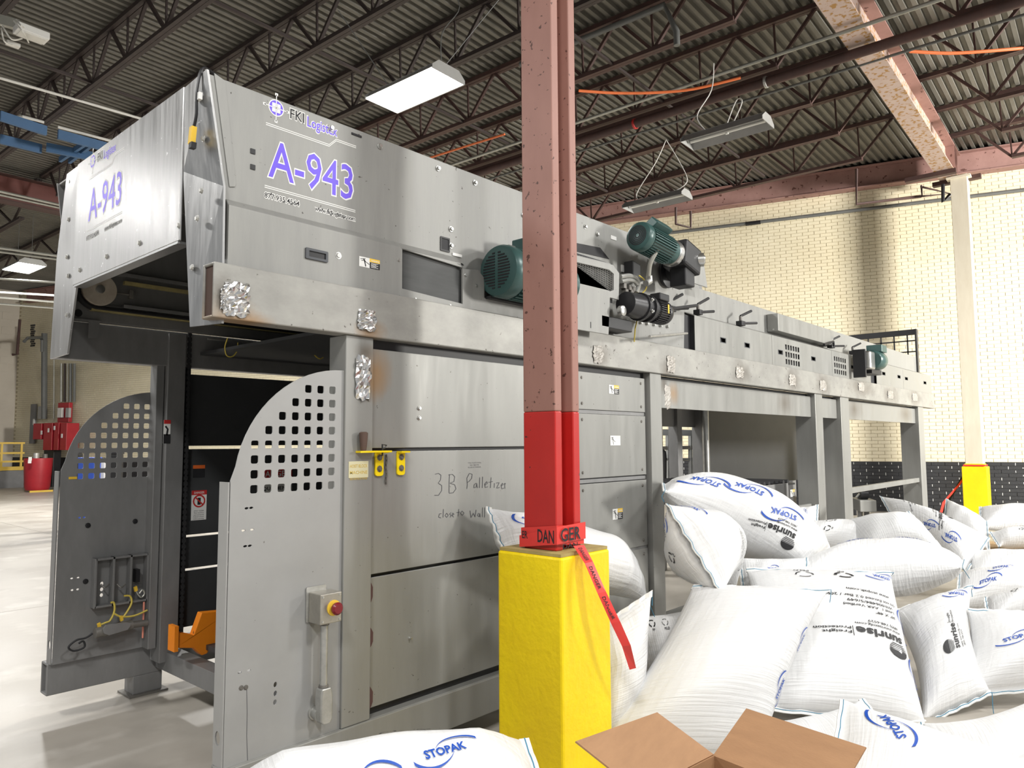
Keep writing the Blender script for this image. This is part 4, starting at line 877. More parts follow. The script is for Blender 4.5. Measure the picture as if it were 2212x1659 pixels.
# ---- drive motors
def fins(a, d, r0, r1, L, n, mat, par):
    mb = MB(); d = Vector(d).normalized(); t = Vector((0, 0, 1)) if abs(d.z) < .9 else Vector((1, 0, 0)); e1 = d.cross(t).normalized(); e2 = d.cross(e1)
    for i in range(n):
        q = 2 * math.pi * i / n; rr = e1 * math.cos(q) + e2 * math.sin(q); tt = d.cross(rr)
        mb.obox(Vector(a) + d * L / 2 + rr * (r0 + r1) / 2, d * L / 2, rr * (r1 - r0) / 2 + rr * .004, tt * .0035)
    mb.build('cooling_fins', mat, par)
def motor(a, d, r, L, mat, fan='rings', box=None, parent=None):
    a = Vector(a); d = Vector(d).normalized()
    mo = part(MB().lathe(a + d * (r * .55), d, [(r * .86, 0), (r * .86, L - r * .6), (r * .7, L - r * .5)], 28), 'motor', mat, 0, True)
    MB().lathe(a, d, [(r * .72, 0), (r * .94, .012), (r, .03), (r, r * .65), (r * .97, r * .7)], 32).build('fan_cover', mat, mo, smooth=True)
    t = Vector((0, 0, 1)) if abs(d.z) < .9 else Vector((1, 0, 0)); e1 = d.cross(t).normalized(); e2 = d.cross(e1)
    vent = MB()
    if fan == 'rings':
        for k in range(5):
            ro = r * (.14 + .12 * k); vent.prism([*(circ(a - d * .0015, ro + r * .07, 24, e1, e2))], -d * .001, [circ(a - d * .0015, ro, 24, e1, e2)])
    else:
        for k in range(13):
            zz = -r * .66 + k * r * .11; wd = math.sqrt(max(0, (r * .7) ** 2 - zz * zz))
            for sg in (-1, 1): vent.obox(a - d * .002 + e2 * zz + e1 * (sg * (wd / 2 + r * .03)), d * .001, e1 * max(.004, wd / 2 - r * .05), e2 * r * .026)
    vent.build('fan_grille', M['ink'], mo)
    fins(a + d * r * .75, d, r * .84, r * .97, L - r * 1.5, 34, mat, mo)
    if box is not None: MB().obox(a + d * L * .45 + Vector(box[0]) * r, d * r * box[1], Vector(box[2]) * r, Vector(box[3]) * r).build('terminal_box', mat, mo, bevel=.008)
    return mo
m1 = motor((2.985, 2.80, 2.575), (1, 0, 0), .152, .62, M['green'], 'slots', ((0, 0, 1.15), .6, (0, .35, 0), (0, 0, .3)))
MB().tube([(3.15, 2.84, 2.735), (3.22, 2.84, 2.735), (3.23, 2.84, 2.73), (3.9, 2.84, 2.72)], .018, 10).build('conduit_hose', M['black'], m1, smooth=True)
MB().cyl((3.13, 2.84, 2.735), (3.21, 2.84, 2.735), .024, n=14).build('hose_fitting', M['galv'], m1, smooth=True)
part(MB().box(3.0, 3.9, 2.86, 2.90, 2.425, 2.44), 'motor_shelf', M['black'], 0)
a2, b2 = S(1377, 508, 2.72), S(1452, 548, 2.72); d2 = (b2 - a2).normalized()
m2 = motor(a2, d2, .105, .46, M['green'], 'rings', ((0, -.35, .95), 1.0, (0, -.45, .3), (0, .25, .25)))
e2_ = a2 + d2 * .44
MB().lathe(e2_, d2, [(.085, 0), (.10, .01), (.10, .05), (.075, .07), (.075, .13)], 24).build('coupling', M['chrome'], m2, smooth=True)
gc = S(1474, 560, 2.72)
gb = part(MB().obox(gc, (.12, 0, -.03), (0, .10, 0), (.02, 0, .10)), 'gearbox', M['black'], .02)
MB().obox(gc + Vector((-.01, .0, -.14)), (.07, 0, 0), (0, .07, 0), (0, 0, .08)).build('gearbox_foot', M['black'], gb, bevel=.01)
MB().lathe(gc + Vector((.10, -.07, 0)), (0.6, -1, 0), [(.052, 0), (.052, .05), (.035, .052), (.03, .06)], 24).build('output_flange', M['chrome'], gb, smooth=True)
MB().lathe(S(1440, 590, 2.92), (0, -1, 0), [(.12, 0), (.12, .02), (.07, .03), (.06, .16)], 24).build('mounting_flange', M['black'], gb, smooth=True)
part(MB().tube([S(1418, 508, 2.66), S(1424, 514, 2.66), S(1424, 528, 2.66), S(1416, 545, 2.68), S(1404, 570, 2.72), S(1401, 595, 2.75)], .018, 10, 4), 'conduit_hose', M['conduit'], 0, True)
part(MB().tube([S(1402, 596, 2.76), S(1403, 608, 2.76), S(1395, 612, 2.76)], .024, 10), 'hose_fitting', M['galv'], 0, True)
# cluster of fittings, black solenoid
part(MB().obox(S(1366, 585, 2.88), (.05, 0, -.01), (0, .04, 0), (0, 0, .055)), 'solenoid_valve', M['black'], .006)
for k, q in enumerate(([(1340, 598), (1352, 596), (1362, 596), (1374, 602), (1380, 615), (1374, 632)], [(1342, 608), (1358, 605), (1370, 608), (1376, 615)], [(1376, 612), (1392, 610), (1400, 606)])):
    part(MB().tube([S(u, v, 2.84) for u, v in q], .017 - .003 * k, 8, 4), 'air_hose', M['galv'], 0, True)
part(MB().tube([S(1380, 595, 2.82), S(1392, 605, 2.8), S(1396, 622, 2.8), S(1384, 635, 2.82), S(1368, 634, 2.84)], .005, 6, 5), 'yellow_wire', M['yelcable'], 0, True)
for k, (u, v) in enumerate(((1346, 618), (1358, 622), (1362, 632), (1350, 631), (1366, 626))): part(MB().obox(S(u, v, 2.86), (.018, 0, 0), (0, .02, 0), (0, 0, .02)), 'air_fitting', M['dirtsteel'], .003)
part(MB().box(S(1342, 576, 2.93).x, S(1350, 576, 2.93).x, 2.925, 2.934, S(1346, 588, 2.93).z, S(1346, 573, 2.93).z), 'name_tag', M['white'], 0)
# black gearmotor under it
a3 = S(1436, 678, 2.74); d3 = (S(1352, 655, 2.74) - a3).normalized()
M['gm'] = mk('black_gearmotor', (.03, .03, .033), (.02, .02, .022), .35, .1)
m3 = motor(a3, d3, .088, .25, M['gm'], 'slots', ((0, -.3, 1.1), .75, (0, .5, 0), (0, 0, .3)))
for (k0, k1, r0, r1) in ((.24, .27, .098, .098), (.27, .33, .082, .082), (.33, .36, .10, .10), (.36, .52, .09, .08)): MB().cyl(a3 + d3 * k0, a3 + d3 * k1, r0, r1, 26).build('gear_housing', M['gm'], m3, smooth=True)
MB().obox(a3 + d3 * .10 + Vector((0, -.09, .01)), d3 * .008, (0, .002, 0), (0, 0, .032)).build('yellow_tag', M['yellowlab'], m3)
for k in range(2):
    bolt(a3 + d3 * .33 + Vector((0, -.095, .04 - .08 * k)), (0, -1, 0), r=.010, h=.012, parent=m3)
part(MB().box(3.95, 4.32, 2.76, 2.90, 2.36, 2.44), 'gear_bracket', M['black'], .006)
part(MB().lathe(S(1339, 672, 2.72), (0, -1, 0), [(.035, 0), (.035, .03), (.025, .035)], 20), 'shaft_end', M['chrome'], 0, True)
# cover with expanded-metal window in front of the drive
CY_ = 2.76
c2 = part(MB().prism(ppoly([(1200, 540), (1325, 572), (1338, 590), (1337, 648), (1318, 643), (1315, 723), (1200, 704)], CY_), (0, .012, 0), [ppoly([(1200, 556), (1316, 583), (1326, 592), (1326, 626), (1318, 629), (1200, 601)], CY_)]), 'drive_cover', M['grey'], .003)
me_ = MB(); z0, z1 = S(1260, 620, CY_).z - .03, S(1260, 560, CY_).z + .02; x0, x1 = S(1200, 580, CY_).x, S(1328, 600, CY_).x
zz = z0
while zz < z1:
    xx = x0
    pts = []
    k = 0
    while xx < x1: pts.append((xx, CY_ + .014, zz + (.010 if k % 2 else 0))); xx += .014; k += 1
    me_.tube(pts, .0022, 4); zz += .0125
me_.build('expanded_metal', M['galv'], c2)
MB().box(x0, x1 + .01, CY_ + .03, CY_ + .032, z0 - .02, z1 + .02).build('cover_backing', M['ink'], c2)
part(MB().prism([(x0, CY_ + .012, S(1200, 540, CY_).z), (x1 - .03, CY_ + .012, S(1322, 570, CY_).z), (x1 - .03, 2.93, S(1322, 570, CY_).z + .02), (x0, 2.93, S(1200, 540, CY_).z + .02)], (0, 0, .004)), 'cover_top', M['grey'], 0)
part(MB().prism(ppoly([(1230, 522), (1296, 535), (1316, 560), (1230, 540)], 2.934), (0, -.002, 0)), 'dark_slot', M['ink'], 0)
MB().box(*(lambda p: (p.x - .004, p.x + .004, CY_ - .001, CY_ + .001, p.z - .02, p.z + .02))(S(1276, 702, CY_))).build('slot', M['ink'], c2)
part(MB().prism([(4.1, 2.87, 2.345), (4.25, 2.87, 2.345), (4.1, 2.87, 2.2)], (0, .006, 0)), 'gusset', M['midgrey'], 0)
# roller ends in a row
for k, u in enumerate((1351, 1366, 1379, 1393, 1408, 1422, 1437)):
    p = S(u, 693 + k * 2.1, 2.95); ro = part(MB().lathe((p.x, 2.95, p.z), (0, -1, 0), [(.034, 0), (.034, .012), (.030, .014)], 20), 'roller_end', M['white'], 0, True)
    MB().lathe((p.x, 2.936, p.z), (0, -1, 0), [(.014, 0), (.014, .02)], 8).build('roller_shaft', M['chrome'], ro, smooth=True)
part(MB().box(4.35, 5.02, 2.95, 2.96, 2.345, 2.75), 'roller_side', M['grey'], 0)
part(MB().prism(xz([(5.02, 2.35), (5.49, 2.35), (5.49, 2.64), (5.30, 2.66), (5.02, 2.60)], 2.945), (0, .005, 0)), 'black_void_plate', M['ink'], 0)  # black plate paints the dark void left of the covers
part(MB().tube([S(1403, 727, 2.7), S(1484, 720, 2.9)], .010, 8), 'guide_rod', M['galv'], 0, True)
part(MB().tube([S(1376, 692, 2.82), S(1372, 710, 2.8), S(1370, 738, 2.85)], .005, 6), 'yellow_wire', M['yelcable'], 0)

# ---- infeed conveyor: rear side plate, covers with slots, box, rack
RY = 3.05
part(MB().prism(xz([(5.2, 2.62), (5.2, 2.95), (13.2, 2.95), (13.2, 2.62)], RY), (0, .012, 0)), 'conveyor_side', M['grey'], .002)
part(MB().box(5.2, 13.1, 3.9, 3.912, 2.55, 2.92), 'conveyor_side', M['grey'], .002)
part(MB().box(5.5, 13.3, 2.98, 4.0, 2.56, 2.60), 'conveyor_bed', M['dark'], 0)
cov = [(5.48, 7.05), (7.05, 8.75), (8.75, 10.2), (10.45, 11.75), (11.75, 13.40)]
wins = [(1562, 735), (1614, 746), (1686, 761), (1757, 775), (1797, 783), (1842, 793), (1909, 807), (1942, 814), (1958, 818), (1998, 827)]
def inx(p, a, b): return a + .03 < p.x < b - .03
grids = [(1698, 1726, 754, 791), (1803, 1827, 778, 810)]
for (a, b) in cov:
    holes = []
    for (u, v) in wins:
        p = S(u, v, 2.9)
        if inx(p, a, b): w_ = .045 + .004 * (p.x - 5); holes.append(rrect(p.x - w_, p.x + w_, p.z - .018, p.z + .018, 2.90, .003))
    for (u0, u1, v0, v1) in grids:
        p0_, p1_ = S(u0, v0, 2.9), S(u1, v1, 2.9)
        if inx((p0_ + p1_) / 2, a, b):
            zc = 2.485
            for i in range(6):
                for j in range(3):
                    x = p0_.x + (p1_.x - p0_.x) * i / 5; z = zc + .075 - .075 * j; holes.append(rrect(x - .022, x + .022, z - .026, z + .026, 2.90, .002))
    cv = part(MB().prism(xz([(a + .003, 2.345), (a + .003, 2.645), (b - .003, 2.645), (b - .003, 2.345)], 2.90), (0, .005, 0), holes), 'conveyor_cover', M['panel'], 0)
    MB().prism([(a + .003, 2.90, 2.645), (a + .003, 2.905, 2.64), (a + .003, RY - .005, 2.70), (a + .003, RY - .005, 2.706)], (b - a - .006, 0, 0)).build('cover_slope', M['panel'], cv)
    for (u, v) in wins:
        p = S(u, v, 2.9)
        if inx(p, a, b):
            w_ = .045 + .004 * (p.x - 5)
            MB().prism(rrect(p.x - w_ - .006, p.x + w_ + .006, p.z - .024, p.z + .024, 2.8985, .003), (0, .0015, 0), [rrect(p.x - w_, p.x + w_, p.z - .018, p.z + .018, 2.8985, .003)]).build('slot_frame', M['glovegrey'], cv)
part(MB().box(5.52, 13.38, 2.93, 2.932, 2.35, 2.64), 'black_shade_sheet', M['ink'], 0)  # black sheet paints the shade seen through the slots
part(MB().prism([(5.49, 2.91, 2.35), (5.49, 3.04, 2.35), (5.49, 3.04, 2.69), (5.49, 2.91, 2.64)], (.004, 0, 0)), 'black_end_plate', M['ink'], 0)  # black plate stands for the shaded inside of the open end
part(MB().prism([(13.40, 2.90, 2.345), (13.40, 3.05, 2.345), (13.40, 3.05, 2.60), (13.40, 2.90, 2.60)], (-.004, 0, 0)), 'cover_end', M['panel'], 0)
part(MB().box(7.3, 8.95, 2.93, 3.045, 2.72, 2.90), 'sensor_box', M['panel'], .003)
for (u, v) in ((1655, 712), (1671, 712)): bolt(XF(u, v, 7.3), (-1, 0, 0), r=.008, h=.01)
# clamps along the rail
def clamp(u, v, s=1.0):
    p = S(u, v, 2.95); cl = part(MB().obox(p, (.03 * s, 0, 0), (0, .03, 0), (0, 0, .022)), 'rail_clamp', M['black'], .003)
    MB().tube([p + Vector((0, -.02, 0)), p + Vector((.15 * s, -.07, .02))], .012, 8).build('clamp_rod', M['black'], cl, smooth=True)
    MB().cyl(p, p + Vector((0, 0, .07)), .014, n=10).build('clamp_stud', M['dirtsteel'], cl, smooth=True)
    MB().tube([p + Vector((0, 0, .07)), p + Vector((.10 * s, -.05, .13))], .012, 8).build('clamp_lever', M['black'], cl, smooth=True)
for (u, v, s) in ((1450, 668, 1), (1508, 675, 1), (1600, 699, 1.3), (1795, 748, 1.6), (1842, 762, 1.6)): clamp(u, v, s)
part(MB().tube([S(1452, 667, 2.9), S(1505, 660, 2.85)], .013, 8), 'guide_rod', M['black'], 0, True)
part(MB().tube([S(1780, 745, 2.9), S(1800, 738, 2.9), S(1801, 748, 2.9)], .014, 8), 'guide_rod', M['black'], 0, True)
# small green motor at the far end
a4 = S(1893, 779, 2.72); m4 = part(MB().lathe(a4 + Vector((-.16, 0, 0)), (1, 0, 0), [(.10, 0), (.115, .02), (.115, .24), (.09, .30)], 24), 'motor', M['green'], 0, True)
MB().box(a4.x - .08, a4.x + .14, a4.y - .09, a4.y + .09, a4.z + .10, a4.z + .19).build('terminal_box', M['green'], m4, bevel=.006)
MB().obox(a4 + Vector((-.28, .03, -.02)), (.10, 0, 0), (0, .07, 0), (0, 0, .11)).build('gearbox', M['chrome'], m4, bevel=.02)
MB().obox(a4 + Vector((-.40, .08, -.06)), (.02, 0, 0), (0, .07, 0), (0, 0, .17)).build('mounting_bracket', M['black'], m4)
MB().obox(a4 + Vector((0, .08, -.14)), (.2, 0, 0), (0, .08, 0), (0, 0, .03)).build('motor_base', M['black'], m4)
part(MB().tube([S(1855, 770, 2.85), S(1862, 762, 2.85), S(1876, 766, 2.8), S(1884, 772, 2.75)], .02, 8, 4), 'conduit_hose', M['conduit'], 0, True)
# black grid rack across the outlet
rk = MB(); xg = 13.25; za, zc = 2.75, 3.37; ya, yb = 3.06, 4.9
rack = part(MB().bar((xg, ya, zc), (xg, yb, zc), .05, .09), 'outlet_rack', M['black'], .002)
for k in range(9):
    yy = ya + .12 + k * .2; MB().bar((xg, yy, za), (xg, yy, zc), .02, .02).build('upright_bar', M['black'], rack)
for k in range(3): MB().bar((xg, ya, za + .12 + k * .18), (xg, yb, za + .12 + k * .18), .02, .02).build('cross_bar', M['black'], rack)
for dy in (0, .045): MB().bar((xg - dy, ya - .02, za - .05), (xg - dy, ya - .02, zc + .04), .025, .06).build('end_upright', M['black'] if dy else M['dirtsteel'], rack)
# rear post with holes standing behind the hood end
rp_ = part(MB().box(5.86, 6.02, 3.10, 3.18, 2.95, 3.31), 'rear_post', M['midgrey'], .004)
part(MB().prism(xz([(5.35, 2.94), (5.35, HT), (5.76, HT), (5.90, 2.94)], 3.06), (0, .01, 0)), 'hood_extension', M['grey'], .002)
for (dx, dz) in ((.05, .31), (.12, .32), (.08, .25)): bolt((5.86 + dx, 3.10, 2.95 + dz), (0, -1, 0), r=.012, h=.004, parent=rp_, mat='white')
a, b = S(1503, 556, 2.934), S(1519, 568, 2.934); part(MB().prism(ppoly([(1503, 553), (1518, 559), (1518, 570), (1506, 566)], 2.932), (0, .0015, 0)), 'blue_tape', M['blue'], 0)
for (u, v) in ((1437, 611), (1437, 640), (1454, 620), (1454, 623)): bolt(S(u, v, 2.934), (0, -1, 0), r=.010, h=.006)
# ---- lower frame behind the bags
part(MB().box(4.90, 8.11, 2.925, 2.94, 1.862, 2.083), 'frame_plate', M['panel'], .002)
part(MB().box(8.33, 8.93, 2.925, 2.94, 1.862, 2.083), 'frame_plate', M['panel'], .002)
part(MB().box(9.22, 12.42, 2.925, 2.94, 1.862, 2.083), 'frame_plate', M['panel'], .002)
part(MB().box(4.90, 12.4, 2.97, 2.99, 2.05, 2.115), 'frame_angle', M['black'], 0)
part(MB().box(9.22, 12.42, 2.91, 2.97, .975, 1.04), 'tie_rail', M['panel'], .004)
part(MB().box(6.9, 8.11, 2.95, 2.99, .86, .93), 'tie_rail', M['panel'], .004)
sp2 = part(MB().box(6.9, 8.3, 3.28, 3.30, .86, 1.13), 'table_side', M['midgrey'], .003)
sticker(1707, 1058, 1717, 1072, 3.278, parent=sp2)
rt = part(MB().box(5.0, 8.6, 3.32, 4.6, 1.10, 1.12), 'roller_table', M['black'], 0)
for k in range(26): MB().cyl((5.15 + k * .13, 3.32, 1.135), (5.15 + k * .13, 4.6, 1.135), .03, n=8).build('roller', M['rubber'], rt, smooth=True)
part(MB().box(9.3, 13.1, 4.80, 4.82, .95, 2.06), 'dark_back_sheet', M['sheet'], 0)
part(MB().box(9.2, 9.32, 4.75, 4.95, .3, 2.1), 'post', M['midgrey'], .004)
part(MB().tube([(9.15, 4.72, .5), (9.15, 4.72, 2.1)], .045, 12), 'guide_column', M['chrome'], 0, True)
for x in (7.55, 8.15, 8.65): part(MB().box(x, x + .12, 4.86, 5.0, .3, 2.1), 'post', M['midgrey'], .004)
part(MB().box(7.0, 9.3, 4.9, 4.93, 1.80, 2.1), 'frame_plate', M['midgrey'], .002)
for x in (11.0, 12.5): part(MB().box(x, x + .14, 4.86, 5.0, 0, 2.1), 'post', M['midgrey'], .004)
for (x, y) in ((8.22, 2.99), (9.07, 3.0), (12.57, 3.0), (9.26, 4.85), (7.6, 4.93), (8.2, 4.93), (8.7, 4.93)): part(MB().box(x - .09, x + .09, y - .08, y + .08, 0, .32), 'foot', M['panel'])
# ================================================================== columns and guards
ZC = 1.10
k0, kl, kr = P(1212, 1196, 2, ZC), P(1082, 1178, 2, ZC), P(1303, 1175, 2, ZC)
bx0, by0, bx1, by1 = k0.x, k0.y, kr.x, kl.y
M['yelbase'] = mk('scuffed_yellow_base', (0.93, 0.70, 0.0), (0.85, 0.60, 0.0), 0.42, 0, scale=2.5, bump=0.35, bscale=30)
bo = empty('column_guard', ((bx0 + bx1) / 2, (by0 + by1) / 2, 0), 'big bright yellow column guard box around the red column in front', 'column guard')
MB().box(bx0, bx1, by0, by1, 0, ZC - .02).build('casing', M['yelbase'], bo, bevel=.012)
MB().box(bx0 + .008, bx1 - .008, by0 + .008, by1 - .008, ZC - .02, ZC - .006).build('top_fill', mk('dusty_top', (.42, .33, .12), (.3, .22, .08), .7, scale=9), bo)
# H-section column: flange faces the camera's left, web behind
fx = bx0 + .07
fl_, fr_ = XF(1131, 1000, fx).y, XF(1200, 1000, fx).y
ft = P(1215, 1000, 1, fr_).x - fx; fend = P(1253, 1000, 1, fr_).x
cc = empty('steel_column', ((fx + fend) / 2, (fl_ + fr_) / 2, ZC - .006), 'rust-speckled red primer steel column standing in the big yellow guard', 'column')
zr = XF(1165, 889, fx).z
for (z0, z1, mt, sfx) in ((ZC - .006, zr, M['redpaint'], 'painted_'), (zr, 7.22, M['primer'], '')):
    MB().box(fx, fx + ft, fr_, fl_, z0, z1).build(sfx + 'front_flange', mt, cc, bevel=.006)
    MB().box(fend - ft, fend, fr_, fl_, z0, z1).build(sfx + 'back_flange', mt, cc, bevel=.006)
    ym = (fr_ + fl_) / 2; MB().box(fx + ft, fend - ft, ym - .012, ym + .012, z0, z1).build(sfx + 'web', mt, cc)
# danger tape wound round the column foot, with a loose end running down to the bags
dt = empty('barrier_tape', (bx1, by0, ZC), 'red DANGER barrier tape wound round the red column foot, one end trailing down', 'tape')
o_ = .006
def wrap(za, zb, h0, h1, oo, name):
    loop = [(fx - oo, fl_ + oo), (fx - oo, fr_ - oo), (fend + oo, fr_ - oo), (fend + oo, fl_ + oo)]
    zs = [za, (za + zb) / 2 + .012, zb, za]
    vs = [(x, y, z) for (x, y), z in zip(loop, zs)] + [(x, y, z + (h0 if i in (0, 3) else h1)) for i, ((x, y), z) in enumerate(zip(loop, zs))]
    return MB().add(vs, [(i, (i + 1) % 4, 4 + (i + 1) % 4, 4 + i) for i in range(4)]).build(name, M['tape'], dt, fix=False)
w1 = wrap(ZC + .015, ZC + .01, .075, .09, .010, 'wrap')
w2 = wrap(ZC - .002, ZC + .035, .055, .08, .016, 'wrap')
tl_ = MB(); y_ = fr_ - o_ - .0125
letter(tl_, 'GER', (fx + (fend - fx) * .43, y_ - .004, ZC + .070), (1, 0, 0), (0, 0, 1), .085, .014, (fend - fx) * .8)
letter(tl_, 'DAN', (fx - .0175, fr_ + .050, ZC + .062), (0, -1, 0), (0, 0, 1), .085, .014, .10)
letter(tl_, 'ER', (fx - .0175, fl_ - .02, ZC + .06), (0, -1, 0), (0, 0, 1), .05, .012, .035)
letter(tl_, 'DAN', ((fx + fend) / 2 - .02, y_ - .005, ZC + .016), (1, 0, 0), (0, 0, 1), .03, .012, (fend - fx) * .6)
tl_.build('danger_print', M['ink'], w2, fix=False, kind='stuff')
# loose strip
ctrl = [(1250, 1178, 3.42), (1272, 1215, 3.36), (1300, 1280, 3.34), (1330, 1345, 3.35), (1353, 1395, 3.38), (1367, 1445, 3.45)]
L = []; Rr = []
for i, (u, v, d) in enumerate(ctrl):
    c = D(u, v, d); w = .030 - .002 * i; tw = .5 + .25 * math.sin(i * 1.3)
    sd = (RX * math.cos(tw) + FW * math.sin(tw)) * w; L.append(c - sd); Rr.append(c + sd)
n = len(ctrl); MB().add(L + Rr, [(i, i + 1, n + i + 1, n + i) for i in range(n - 1)]).build('loose_end', M['tape'], dt, fix=False)
pr = MB()
for i, s_ in enumerate(('DANGER', 'DANGER', 'DANGER')):
    a, b = (L[i] + Rr[i]) / 2, (L[i + 1] + Rr[i + 1]) / 2; ex = (b - a).normalized(); sdv = (Rr[i] - L[i]).normalized(); ey = sdv
    letter(pr, s_, (a + b) / 2 - FW * .004, ex, ey, .030, .01, (b - a).length * .75)
pr.build('danger_print', M['ink'], dt, fix=False, kind='stuff')
# white column by the wall with its own guard
cw0 = D(2090, 700, 15.45); ccx, ccy = cw0.x, cw0.y
wc = empty('steel_column', (ccx, ccy, 0), 'cream painted column in front of the brick wall under the rusty girder', 'column')
hx, hy = .15, .155
MB().obox((ccx, ccy, 3.61), EX * hx, EY * hy, EZ * 3.61).build('shaft', M['cream'], wc, bevel=.006)
MB().obox((ccx, ccy, 7.17), EX * .2, EY * .22, EZ * .02).build('cap_plate', M['cream'], wc)
yb_ = empty('column_guard', (ccx, ccy, 0), 'yellow column guard at the foot of the cream column by the wall', 'column guard')
MB().obox((ccx, ccy, .53), EX * .22, EY * .22, EZ * .53).build('casing', M['yellow'], yb_, bevel=.01)
MB().obox((ccx, ccy, 1.09), EX * .17, EY * .17, EZ * .03).build('collar', M['yellow'], yb_)
a, b, c_ = D(2105, 1004, 15.2), D(2040, 1085, 15.3), D(2028, 1130, 15.3)
st = empty('barrier_tape', tuple(b), 'red barrier tape tied to the yellow guard of the cream column', 'tape')
pts = [a, (a + b) / 2 - EZ * .03, b, c_]
MB().add([p - RX * .04 for p in pts] + [p + RX * .03 + FW * .02 for p in pts], [(i, i + 1, 5 + i, 4 + i) for i in range(3)]).build('strip', M['tape'], st, fix=False)
MB().prism([Vector((ccx, ccy, 1.07)) + EX * a_ * .195 + EY * b_ * .195 for a_, b_ in ((-1, -1), (1, -1), (1, 1), (-1, 1))], EZ * .03, [[Vector((ccx, ccy, 1.07)) + EX * a_ * .175 + EY * b_ * .175 for a_, b_ in ((-1, -1), (1, -1), (1, 1), (-1, 1))]]).build('loop', M['tape'], st)
MB().add([D(2086, 1020, 15.4) - RX * .03, D(2020, 1130, 15.6) - RX * .03, D(2020, 1130, 15.6) + RX * .03, D(2086, 1020, 15.4) + RX * .03], [(0, 1, 2, 3)]).build('black_strip', M['ink'], st, fix=False)

# ================================================================== far left: fire equipment, railing, door
dr = empty('door_1', tuple(P(70, 1040, 2, 0)), kind='structure')
def wdep(u, off):
    r = ray(u, 950); t = ((W0 + WN * off - CAM).dot(WN)) / r.dot(WN); return t * FPX
def farbox(u0, v0, u1, v1, off, th, name, mat, par=None, **kw):
    d = wdep((u0 + u1) / 2, off + th / 2)
    a, b = D(u0, v1, d), D(u1, v0, d); mid = (a + b) / 2; w = (b - a).dot(RX) / 2; h = (b - a).dot(UP) / 2
    return MB().obox(mid, WD * w / .95, WN * th / 2, EZ * h).build(name, mat, par, bevel=.01, **kw)
farbox(64, 873, 79, 958, .02, .08, 'door_leaf', M['greywall'], dr); farbox(70, 905, 76, 918, .11, .02, 'notice', M['white'], dr)
fr = MB()
fp_ = empty('fire_pump', tuple(P(115, 1050, 2, 0)), 'cluster of red fire pump cabinets on the far left wall', 'cabinet')
for (u0, v0, u1, v1) in ((81, 915, 107, 949), (103, 914, 130, 972), (128, 913, 142, 972), (141, 914, 160, 972)): farbox(u0, v0, u1, v1, .25, .5, 'cabinet', M['redcab'], fp_)
farbox(123, 870, 158, 912, .03, .15, 'back_panel', M['redcab'], fp_); farbox(124, 881, 138, 902, .2, .1, 'gauge_box', M['wire'], fp_)
farbox(142, 881, 153, 902, .2, .1, 'switch_box', M['lampgrey'], fp_); farbox(82, 878, 93, 905, .05, .1, 'switch_box', M['lampgrey'], fp_)
for (u, v) in ((89, 935), (104, 930), (117, 925), (133, 942)): farbox(u - 2, v - 5, u + 3, v + 4, .77, .02, 'label', M['white'], fp_)
farbox(96, 972, 128, 1052, .3, .3, 'plinth', M['black'], fp_)
tk = empty('fire_pump_tank', tuple(P(80, 1058, 2, 0)), 'red tank standing on the floor at the far left in front of the yellow railing', 'tank')
c = P(80, 1058, 2, 0.06); MB().lathe((c.x, c.y, .06), (0, 0, 1), [(.36, 0), (.39, .1), (.44, 1.05), (.44, 1.1)], 20).build('body', M['redcab'], tk, smooth=True)
MB().cyl((c.x - .1, c.y - .1, 1.15), (c.x - .1, c.y - .1, 1.34), .1).build('valve', M['galv'], tk); MB().cyl((c.x + .2, c.y, 1.15), (c.x + .2, c.y, 1.3), .08).build('valve', M['dirtsteel'], tk)
MB().box(c.x - .35, c.x + .35, c.y - .5, c.y - .42, 0, .06).build('foot', M['yrail'], tk)
for (u, v) in ((65, 991), (64, 997)): p = D(u, v, 25.0); MB().obox(p, EX * .05, EY * .01, EZ * .06).build('label', M['white'], tk)
pf = empty('platform', tuple(P(20, 1052, 2, 0)), 'grey concrete loading platform at the far left edge', 'platform')
a = P(50, 1053, 2, 0); MB().obox((a.x - 2.0, a.y + .8, .33), EX * 2.0, EY * .8, EZ * .33).build('block', M['greywall'], pf)
rl = empty('guard_rail', tuple(P(30, 1047, 2, .66)), 'yellow pipe railing on the grey platform at the far left', 'railing')
def rp(x, z): return Vector((a.x - x, a.y + .06 - .044 * x, z))
for x in (.1, .75, 1.55, 2.5, 3.4): MB().bar(rp(x, .66), rp(x, 1.72), .07, .07).build('post', M['yrail'], rl)
for z in (1.70, 1.32, 1.0, .735): MB().bar(rp(0, z), rp(3.8, z), .06, .07 if z > .8 else .14).build('rail', M['yrail'], rl)
for k in range(2): MB().bar(rp(1.4, 1.66 - .4 * k), rp(2.3, 1.2 - .4 * k), .06, .06).build('stair_rail', M['yrail'], rl)
# conduits and pipes on the far wall
for k, (u, r, mt, v0, v1) in enumerate(((96, .11, 'pipe', 720, 905), (117, .03, 'conduit', 720, 905), (133, .05, 'conduit', 785, 868), (140, .045, 'joist', 785, 868), (146, .035, 'conduit', 785, 868), (153, .06, 'pipe', 785, 868), (161, .05, 'pipe', 785, 868))):
    MB().tube([D(u, v0, wdep(u, r + .04)), D(u - .6, v1, wdep(u, r + .04))], r, 8).build('riser_pipe', M[mt], smooth=True, label='%s upright pipe from the left in the far corner behind the machine' % ORD[k], cat='pipe', group='riser pipes in the far corner')
MB().tube([D(52, 738, 28.2), D(60, 730, 28.1), D(88, 729, wdep(88, .35)), D(91, 735, wdep(91, .35)), D(91, 760, wdep(91, .35))], .06, 8).build('wall_pipe', M['pipe'], smooth=True, label='dark bent pipe on the far left wall beside the hood', cat='pipe')
